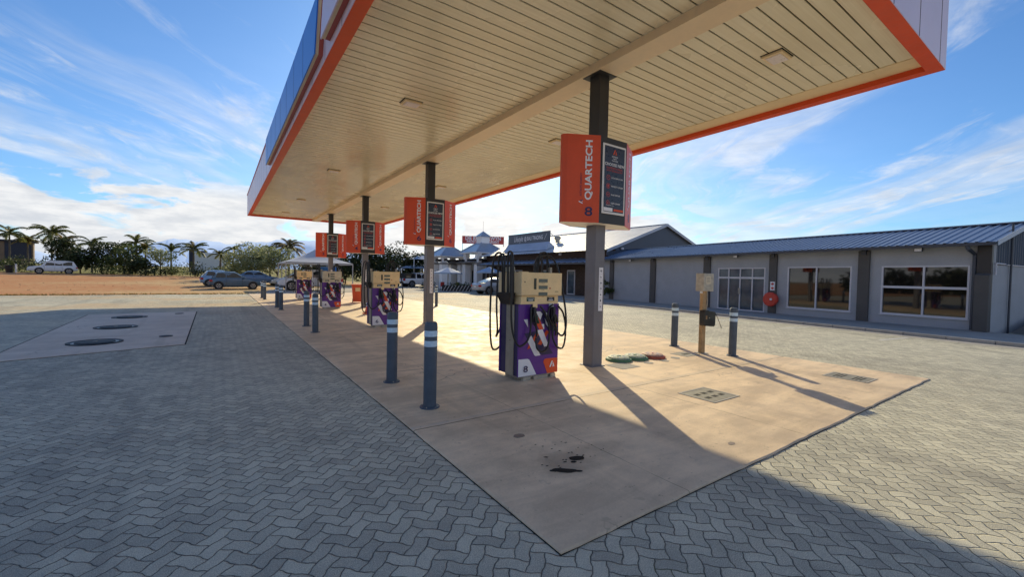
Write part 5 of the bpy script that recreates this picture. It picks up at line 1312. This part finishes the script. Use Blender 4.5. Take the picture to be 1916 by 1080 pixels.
def car(kind, x, y, z, heading, pm, name, label, canopy=None, cat='car', rims='rim', group='cars parked round the forecourt'):
    """heading in degrees from +x, local x runs from the rear (0) to the front (L)"""
    K = CARS[kind]; L_, W_ = K['L'], K['W'] / 2
    t = thing(name, label, cat, (x, y, z), R(heading), group)
    off = Matrix.Translation((-L_ / 2, 0, 0))
    def interp(arr, xx, k):
        for i in range(len(arr) - 1):
            if arr[i][0] <= xx <= arr[i + 1][0]:
                s = (xx - arr[i][0]) / (arr[i + 1][0] - arr[i][0]); return arr[i][k] + s * (arr[i + 1][k] - arr[i][k])
        return arr[-1][k]
    g = MB(); g.T = off
    xs_ = sorted(set([p[0] for p in K['low']] + [L_ * i / 16 for i in range(17)])); vs = []; nr = 10
    for xx in xs_:
        zb, zt = interp(K['low'], xx, 1), interp(K['low'], xx, 2)
        e = min(xx, L_ - xx); wf = 1 - .16 * max(0, 1 - e / .45) ** 2
        w = W_ * wf; h_ = zt - zb
        half = [(w * .86, zb), (w * .97, zb + .12 * h_), (w, zb + .5 * h_), (w * .975, zb + .86 * h_), (w * .90, zt)]
        vs += [(xx, a, b) for a, b in half] + [(xx, -a, b) for a, b in half[::-1]]
    ns = len(xs_); fs = []
    for i in range(ns - 1):
        for j in range(nr): fs.append((i * nr + j, i * nr + (j + 1) % nr, (i + 1) * nr + (j + 1) % nr, (i + 1) * nr + j))
    fs += [tuple(range(nr)), tuple(range((ns - 1) * nr, ns * nr))[::-1]]
    g.add(vs, fs, pm)
    # greenhouse
    (x0_, z0_), (x1_, z1_), (x2_, z2_), (x3_, z3_) = K['gh']; wb_, wt = W_ * .90, W_ * .70
    gv = []
    prof = [(x0_, z0_ - .02, wb_), (x1_, z1_, wt), ((x1_ + x2_) / 2, max(z1_, z2_) + .025, wt * 1.02), (x2_, z2_, wt), (x3_, z3_ - .02, wb_)]
    def gy(z): return wb_ + (wt - wb_) * (z - z0_) / (z1_ - z0_)
    top = [prof[1], prof[2], prof[3]]
    v_ = []
    for (px, pz, w) in prof: v_ += [(px, w, pz), (px, w * .8, pz + (.03 if w != wb_ else 0)), (px, -w * .8, pz + (.03 if w != wb_ else 0)), (px, -w, pz)]
    mid = [((x0_ + x3_) / 2, wb_, z0_ - .02), ((x0_ + x3_) / 2, -wb_, z0_ - .02)]
    f_ = []
    for i in range(4):
        for j in range(3): f_.append((i * 4 + j, (i + 1) * 4 + j, (i + 1) * 4 + j + 1, i * 4 + j + 1))
    b0_ = len(v_); v_ += mid
    for sfx, m_ in ((0, b0_), (3, b0_ + 1)): f_ += [(0 + sfx, 4 + sfx, m_), (4 + sfx, 8 + sfx, m_), (8 + sfx, 12 + sfx, m_), (12 + sfx, 16 + sfx, m_)]
    g.add(v_, f_, pm); body = g.build('body', t, True, 30)
    # side windows
    def xr(z): return x0_ + (x1_ - x0_) * (z - z0_) / (z1_ - z0_)
    def xf(z): return x3_ + (x2_ - x3_) * (z - z3_) / (z2_ - z3_)
    for (wa, wb2) in K['win']:
        zl, zh = max(z0_, z3_) + .05, min(z1_, z2_) - .07
        for s_ in (-1, 1):
            A = (max(wa, xr(zl) + .06), zl); B = (min(wb2, xf(zl) - .10), zl); C = (min(wb2, xf(zh) - .07), zh); D_ = (max(wa, xr(zh) + .07), zh)
            if C[0] < D_[0] + .1: C = (D_[0] + .12, zh)
            g = MB(); g.T = off; q = [(p[0], s_ * (gy(p[1]) + .012), p[1]) for p in (A, B, C, D_)]
            g.quad(q if s_ < 0 else q[::-1], 'carglass'); g.build('window', t)
    def slope_glass(xa, za, xb, zb, sgn, name):
        d = Vector((xb - xa, 0, zb - za)); n = Vector((-(zb - za), 0, xb - xa)).normalized() * .012 * (1 if sgn > 0 else 1)
        if n.z < 0: n = -n
        p0, p1 = .10, .88
        def P_(s, w): return (xa + (xb - xa) * s + n.x, w, za + (zb - za) * s + n.z)
        g = MB(); g.T = off; g.quad([P_(p0, wb_ * .90), P_(p0, -wb_ * .90), P_(p1, -wt * .80), P_(p1, wt * .80)], 'carglass'); g.build(name, t)
    slope_glass(x3_, z3_, x2_, z2_, 1, 'windscreen'); slope_glass(x0_, z0_, x1_, z1_, -1, 'rear_window')
    # wheels
    for wx in K['wb']:
        for s_ in (-1, 1):
            g = MB(); g.T = off; rr = K['r']
            g.lathe([(rr + .07, s_ * (W_ * .80)), (rr + .07, s_ * (W_ + .004)), (.01, s_ * (W_ + .005))], 'bumper', 24, (wx, 0, rr + .03), 'y'); g.build('wheel_arch', t)
            w_ = thing('wheel', None, None, (wx - L_ / 2, s_ * (W_ - .075), rr)); w_.parent = t
            g = MB(); g.lathe([(rr * .62, .095 * s_), (rr * .93, .10 * s_), (rr, .07 * s_), (rr, -.09 * s_), (rr * .9, -.11 * s_)], 'tyre', 26, (0, 0, 0), 'y'); g.build('tyre', w_, True, 50)
            g = MB(); g.lathe([(rr * .66, .099 * s_), (rr * .60, .085 * s_), (.01, .08 * s_)], 'bumper', 22, (0, 0, 0), 'y')
            for k in range(6):
                a = k * PI / 3; g.add([(math.cos(a + q) * r_, .102 * s_, math.sin(a + q) * r_) for q, r_ in ((-.35, rr * .1), (.35, rr * .1), (.17, rr * .62), (-.17, rr * .62))], [(0, 1, 2, 3)], rims)
            for k in range(22):
                a = 2 * PI * k / 22; b2 = 2 * PI * (k + 1) / 22; g.add([(math.cos(q) * r_, .103 * s_, math.sin(q) * r_) for q, r_ in ((a, rr * .58), (b2, rr * .58), (b2, rr * .66), (a, rr * .66))], [(0, 1, 2, 3)], rims)
            g.build('rim', w_)
    # lamps, bumpers, plate, mirrors, handles
    zbr, ztr = interp(K['low'], .05, 1), interp(K['low'], .05, 2)
    for s_ in (-1, 1):
        g = MB(); g.T = off; g.box((.10, s_ * W_ * .80, ztr - .17), (.22, .26, .17 if kind != 'pickup' else .30), 'tail', bevel=.03); g.build('tail_light', t)
        g = MB(); g.T = off; zf = interp(K['low'], L_ - .25, 2); g.box((L_ - .22, s_ * W_ * .74, zf - .14), (.32, .30, .15), 'headlamp', bevel=.04); g.build('headlight', t)
        g = MB(); g.T = off; g.box((x3_ - .35, s_ * (W_ + .06), z3_ + .07), (.16, .20, .12), pm, bevel=.03); g.build('door_mirror', t)
        for (wa, wb2) in K['win'][:2] if kind != 'hatch' else K['win'][1:]:
            g = MB(); g.T = off; g.box((wa + .12, s_ * (W_ * .985), interp(K['low'], wa, 2) - .12), (.16, .03, .03), pm); g.build('door_handle', t)
    g = MB(); g.T = off; g.box((.03, 0, zbr + .10), (.12, W_ * 1.55, .20), pm if kind != 'pickup' else 'bumper', bevel=.03); g.build('rear_bumper', t)
    g = MB(); g.T = off; g.box((L_ - .03, 0, zbr + .02), (.12, W_ * 1.5, .20), pm if kind != 'pickup' else 'bumper', bevel=.03); g.box((L_ - .02, 0, zbr + .2), (.08, W_ * .9, .10), 'bumper'); g.build('front_bumper', t)
    g = MB(); g.T = off; g.box((-.035, 0, zbr + .28), (.012, .5, .11), 'vinylwhite'); g.build('number_plate', t)
    g = MB(); g.T = off
    for (wa, wb2) in K['win']:
        for s_ in (-1, 1): g.box((wb2 + .03, s_ * W_ * .992, .68 * (K['gh'][0][1])), (.012, .02, .5), 'bumper')
    g.build('door_seam', t)
    if canopy:
        g = MB(); g.T = off; g.add([(.08, W_ * .9, 1.11), (1.66, W_ * .9, 1.11), (1.62, W_ * .72, 1.80), (.2, W_ * .72, 1.76), (.08, -W_ * .9, 1.11), (1.66, -W_ * .9, 1.11), (1.62, -W_ * .72, 1.80), (.2, -W_ * .72, 1.76)], [(0, 1, 2, 3), (7, 6, 5, 4), (3, 2, 6, 7), (0, 3, 7, 4), (1, 5, 6, 2), (0, 4, 5, 1)], canopy); g.build('load_canopy', t)
        for s_ in (-1, 1): g = MB(); g.T = off; q = [(.35, s_ * (W_ * .86 + .01), 1.25), (1.5, s_ * (W_ * .86 + .01), 1.25), (1.48, s_ * (W_ * .76 + .012), 1.65), (.42, s_ * (W_ * .76 + .012), 1.65)]; g.quad(q, 'carglass'); g.build('canopy_window', t)
    if kind == 'suv':
        for s_ in (-1, 1): g = MB(); g.T = off; g.tube([(.7, s_ * .6, 1.90), (2.9, s_ * .6, 1.95)], .025, 'galv', 6); g.build('roof_rail', t)
    return t
P_blue = paint('car_slate_blue', (.06, .125, .20)); P_lblue = paint('car_pale_blue', (.18, .32, .52)); P_mid = paint('car_mid_blue', (.07, .15, .27)); P_white = paint('car_white', (.74, .75, .78), 0); P_silver = paint('car_silver', (.42, .43, .46), .5); P_cream = paint('car_cream', (.5, .48, .42), .1); P_dark = paint('car_dark', (.03, .032, .035))
def zc(x, y): return max(terr(x, y), -.02) + .0
x, y = spot(-12.7, 91.5); car('suv', x, y, zc(x, y), 193, P_white, 'parked_suv', 'white SUV parked side-on beside the hedge at the far left of the dirt lot')
car('hatch', 1.2, 44.5, zc(1.2, 44.5), 2, P_blue, 'parked_hatchback', 'slate blue three-door hatchback nearest the forecourt on the dirt lot')
car('hatch', .4, 49.2, zc(.4, 49.2), 6, P_lblue, 'parked_hatchback', 'pale blue hatchback just behind the slate blue one')
car('sedan', 3.3, 52.0, zc(3.3, 52), 0, P_mid, 'parked_saloon', 'blue saloon car behind the bonnet of the slate blue hatchback')
car('sedan', 6.6, 50.5, zc(6.6, 50.5), 182, P_cream, 'parked_saloon', 'cream car facing left behind the tent')
car('pickup', 6.75, 42.0, 0, 180, P_white, 'pickup_truck', 'white double-cab pickup with black load canopy under the tent', 'blackp', 'pickup truck')
car('pickup', 21.6, 52.6, 0, 8, P_white, 'pickup_truck', 'white pickup parked below the dark trees in the distance', 'blackp', 'pickup truck')
g = MB(); leaves(g, rblobs(1.1, 0, .75, 7), 420, .1, 'leafdark', shell=.4); tag(g.build('shrub', loc=(20.3, 46.6, 0)), 'low dark shrub beyond column 6 beside the white pickup', 'shrub')
car('sedan', 20.9, 32.4, 0, -3, P_silver, 'parked_saloon', 'silver saloon parked nose-in at the brick shop behind dispenser 8')

# tree belt standing off to the left of the forecourt (seen mirrored in the shop glass)
g = MB(); bl = []
for i in range(26):
    yy = -28 + i * 3.2; bl.append((-52 + random.uniform(-3, 3), yy, random.uniform(1.2, 2.6), 3.0, 3.0, random.uniform(1.8, 3.2)))
leaves(g, bl, 5200, .7, 'leafdark', shell=.3); tag(g.build('far_woodland'), 'dark belt of trees at the left of the lot', 'woodland', kind='stuff')

# ------------------------------------------------------------------ mountains
prof = [(-40, 20), (-30, 30), (-22.32, 32), (-18.55, 52), (-15.19, 64), (-14.43, 84), (-12.83, 76), (-11.29, 70), (-10.41, 94), (-7.56, 122), (-5.09, 149), (-3.1, 167), (-0.53, 158), (1.46, 155), (5.71, 186), (8.5, 196), (10.34, 182), (14.06, 163), (17.97, 140), (26.96, 80), (37.82, 42), (60, 30), (90, 25)]
g = MB(); rows = []; n = 260
for i in range(n + 1):
    az = -40 + 130 * i / n
    for j in range(len(prof) - 1):
        if prof[j][0] <= az <= prof[j + 1][0]: s = (az - prof[j][0]) / (prof[j + 1][0] - prof[j][0]); h_ = prof[j][1] + s * (prof[j + 1][1] - prof[j][1]); break
    rows.append((az, h_ + 5 * math.sin(i * .9) + 3 * math.sin(i * 2.3) - 14))
vs = []
for (az, h_) in rows:
    for (d, k) in ((2150, -.12), (2350, .25), (2500, .72), (2600, 1.0), (2900, .4)):
        x, y = spot(az, d); vs.append((x, y, h_ * k + (6 * math.sin(az * 3.1 + d) if 0 < k < 1 else 0)))
fs = [(i * 5 + j, i * 5 + 5 + j, i * 5 + 6 + j, i * 5 + 1 + j) for i in range(n) for j in range(4)]
g.add(vs, fs, 'haze'); struct(g, 'mountains', smooth=True, angle=180)

# ------------------------------------------------------------------ sky, sun, camera
SUN_AZ, SUN_EL = 32.0, 23.9
W = bpy.data.worlds.new('World'); S.world = W; W.use_nodes = True
k = NT.__new__(NT); k.t = W.node_tree; k.n = k.t.nodes; k.l = k.t.links
bg = k.n['Background']
sky = k.node('ShaderNodeTexSky', sky_type='NISHITA'); sky.sun_disc = False; sky.sun_elevation = R(SUN_EL); sky.sun_rotation = R(SUN_AZ)
sky.altitude = 100; sky.air_density = 1.0; sky.dust_density = .6; sky.ozone_density = 2.2
tc = k.node('ShaderNodeTexCoord'); d = k.vm('NORMALIZE', tc.outputs['Generated']); s = k.sep(d)
zc_ = k.m('MAXIMUM', s[2], .0)
den = k.m('ADD', zc_, .10)
X = k.m('DIVIDE', s[0], den); Y = k.m('DIVIDE', s[1], den)
ca, sa = math.cos(R(40)), math.sin(R(40))       # cirrus streaks run along azimuth 40
along = k.m('ADD', k.m('MULTIPLY', X, sa), k.m('MULTIPLY', Y, ca)); across = k.m('SUBTRACT', k.m('MULTIPLY', X, ca), k.m('MULTIPLY', Y, sa))
warp = k.noise(k.comb(k.m('MULTIPLY', along, .5), across), .8, 3)
acr2 = k.m('ADD', across, k.m('MULTIPLY', warp, 1.1))
c1 = k.noise(k.comb(k.m('MULTIPLY', along, .16), acr2, 3.7), 1.15, 7, .58, .3)
c2 = k.noise(k.comb(k.m('MULTIPLY', along, .5), acr2, 9.1), 3.2, 6, .65, .6)
az_ = k.m('ARCTAN2', s[0], s[1])
bias = k.m('SUBTRACT', k.mr(az_, .75, 1.15, 0., .055), k.m('MULTIPLY', k.mr(az_, .25, .5, .035, 0.), k.mr(s[2], .28, .42)))
c1 = k.m('ADD', c1, bias)
cir = k.m('ADD', k.m('MULTIPLY', c1, .60), k.m('MULTIPLY', c2, .40))
cir = k.m('MAXIMUM', k.mr(cir, .485, .64), k.m('MULTIPLY', k.mr(c1, .47, .66), .72))
cir = k.m('MULTIPLY', cir, k.mr(s[2], .0, .75, 1.0, .3, False))
# cumulus bank low over the horizon
cu = k.noise(k.comb(k.m('MULTIPLY', az_, 9.), k.m('MULTIPLY', s[2], 26.), 1.3), 1.0, 7, .58, .4)
band = k.m('MULTIPLY', k.mr(s[2], .10, .20, 1., 0.), 1.0)
cum = k.mr(k.m('ADD', cu, k.m('MULTIPLY', band, .17)), .50, .63)
cum = k.m('MULTIPLY', cum, k.m('MULTIPLY', k.mr(s[2], .13, .23, 1., 0.), k.mr(az_, .85, 1.2, 1., .12)))
edge = k.noise(k.comb(k.m('MULTIPLY', az_, 14.), k.m('MULTIPLY', s[2], 50.), 5.), 1.0, 6, .6)
sunv = Vector((math.sin(R(SUN_AZ)) * math.cos(R(SUN_EL)), math.cos(R(SUN_AZ)) * math.cos(R(SUN_EL)), math.sin(R(SUN_EL))))
dt = k.node('ShaderNodeVectorMath', operation='DOT_PRODUCT'); k.l.new(d, dt.inputs[0]); dt.inputs[1].default_value = sunv
glow = k.m('POWER', k.m('MAXIMUM', dt.outputs['Value'], 0.), 7.)
SKY_S = .105
ccol = k.mix(k.mr(edge, .3, .7), (6.2, 6.6, 7.2), (8.8, 8.9, 9.0))
ccol = k.mix(k.m('MULTIPLY', glow, .6), ccol, (11.5, 11.0, 10.2))
back = k.mr(dt.outputs['Value'], .25, -.35, 0., 1.)  # extra cloud on the unseen side opposite the sun, added as fill light
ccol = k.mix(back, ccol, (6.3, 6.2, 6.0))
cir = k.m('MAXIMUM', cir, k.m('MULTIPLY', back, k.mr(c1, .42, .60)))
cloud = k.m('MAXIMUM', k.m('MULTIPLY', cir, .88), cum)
cloud = k.m('MAXIMUM', cloud, k.m('MULTIPLY', glow, k.mr(s[2], .0, .5, .55, .0)))
tint = k.mix(1.0, sky.outputs[0], (.62, .98, 1.36), 'MULTIPLY')
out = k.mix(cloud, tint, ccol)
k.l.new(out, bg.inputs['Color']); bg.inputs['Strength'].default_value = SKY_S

sl = bpy.data.lights.new('sun', 'SUN'); sl.energy = 5.0; sl.angle = R(.5); sl.color = (1.0, .84, .53)
so = bpy.data.objects.new('sun', sl); COL.objects.link(so); so.rotation_euler = (-sunv).to_track_quat('-Z', 'Y').to_euler(); so.location = (0, 0, 60)

cam = bpy.data.cameras.new('camera'); co = bpy.data.objects.new('camera', cam); COL.objects.link(co)
a = R(34.766); pt = R(-1.586); ro = R(1.209)
fw = Vector((math.sin(a) * math.cos(pt), math.cos(a) * math.cos(pt), math.sin(pt))); rt = Vector((math.cos(a), -math.sin(a), 0)); up = rt.cross(fw)
rt2 = rt * math.cos(ro) + up * math.sin(ro); up2 = up * math.cos(ro) - rt * math.sin(ro)
co.matrix_world = Matrix(((rt2.x, up2.x, -fw.x, 0), (rt2.y, up2.y, -fw.y, 0), (rt2.z, up2.z, -fw.z, 1.6), (0, 0, 0, 1)))
cam.sensor_fit = 'HORIZONTAL'; cam.sensor_width = 36; cam.lens = 36 * 788.26 / 1916; cam.clip_start = .05; cam.clip_end = 9000
S.camera = co
S.view_settings.view_transform = 'Standard'; S.view_settings.look = 'None'; S.view_settings.exposure = 0; S.view_settings.gamma = 1
S.cycles.use_denoising = True
S.cycles.max_bounces = 8; S.cycles.diffuse_bounces = 4; S.cycles.transparent_max_bounces = 8
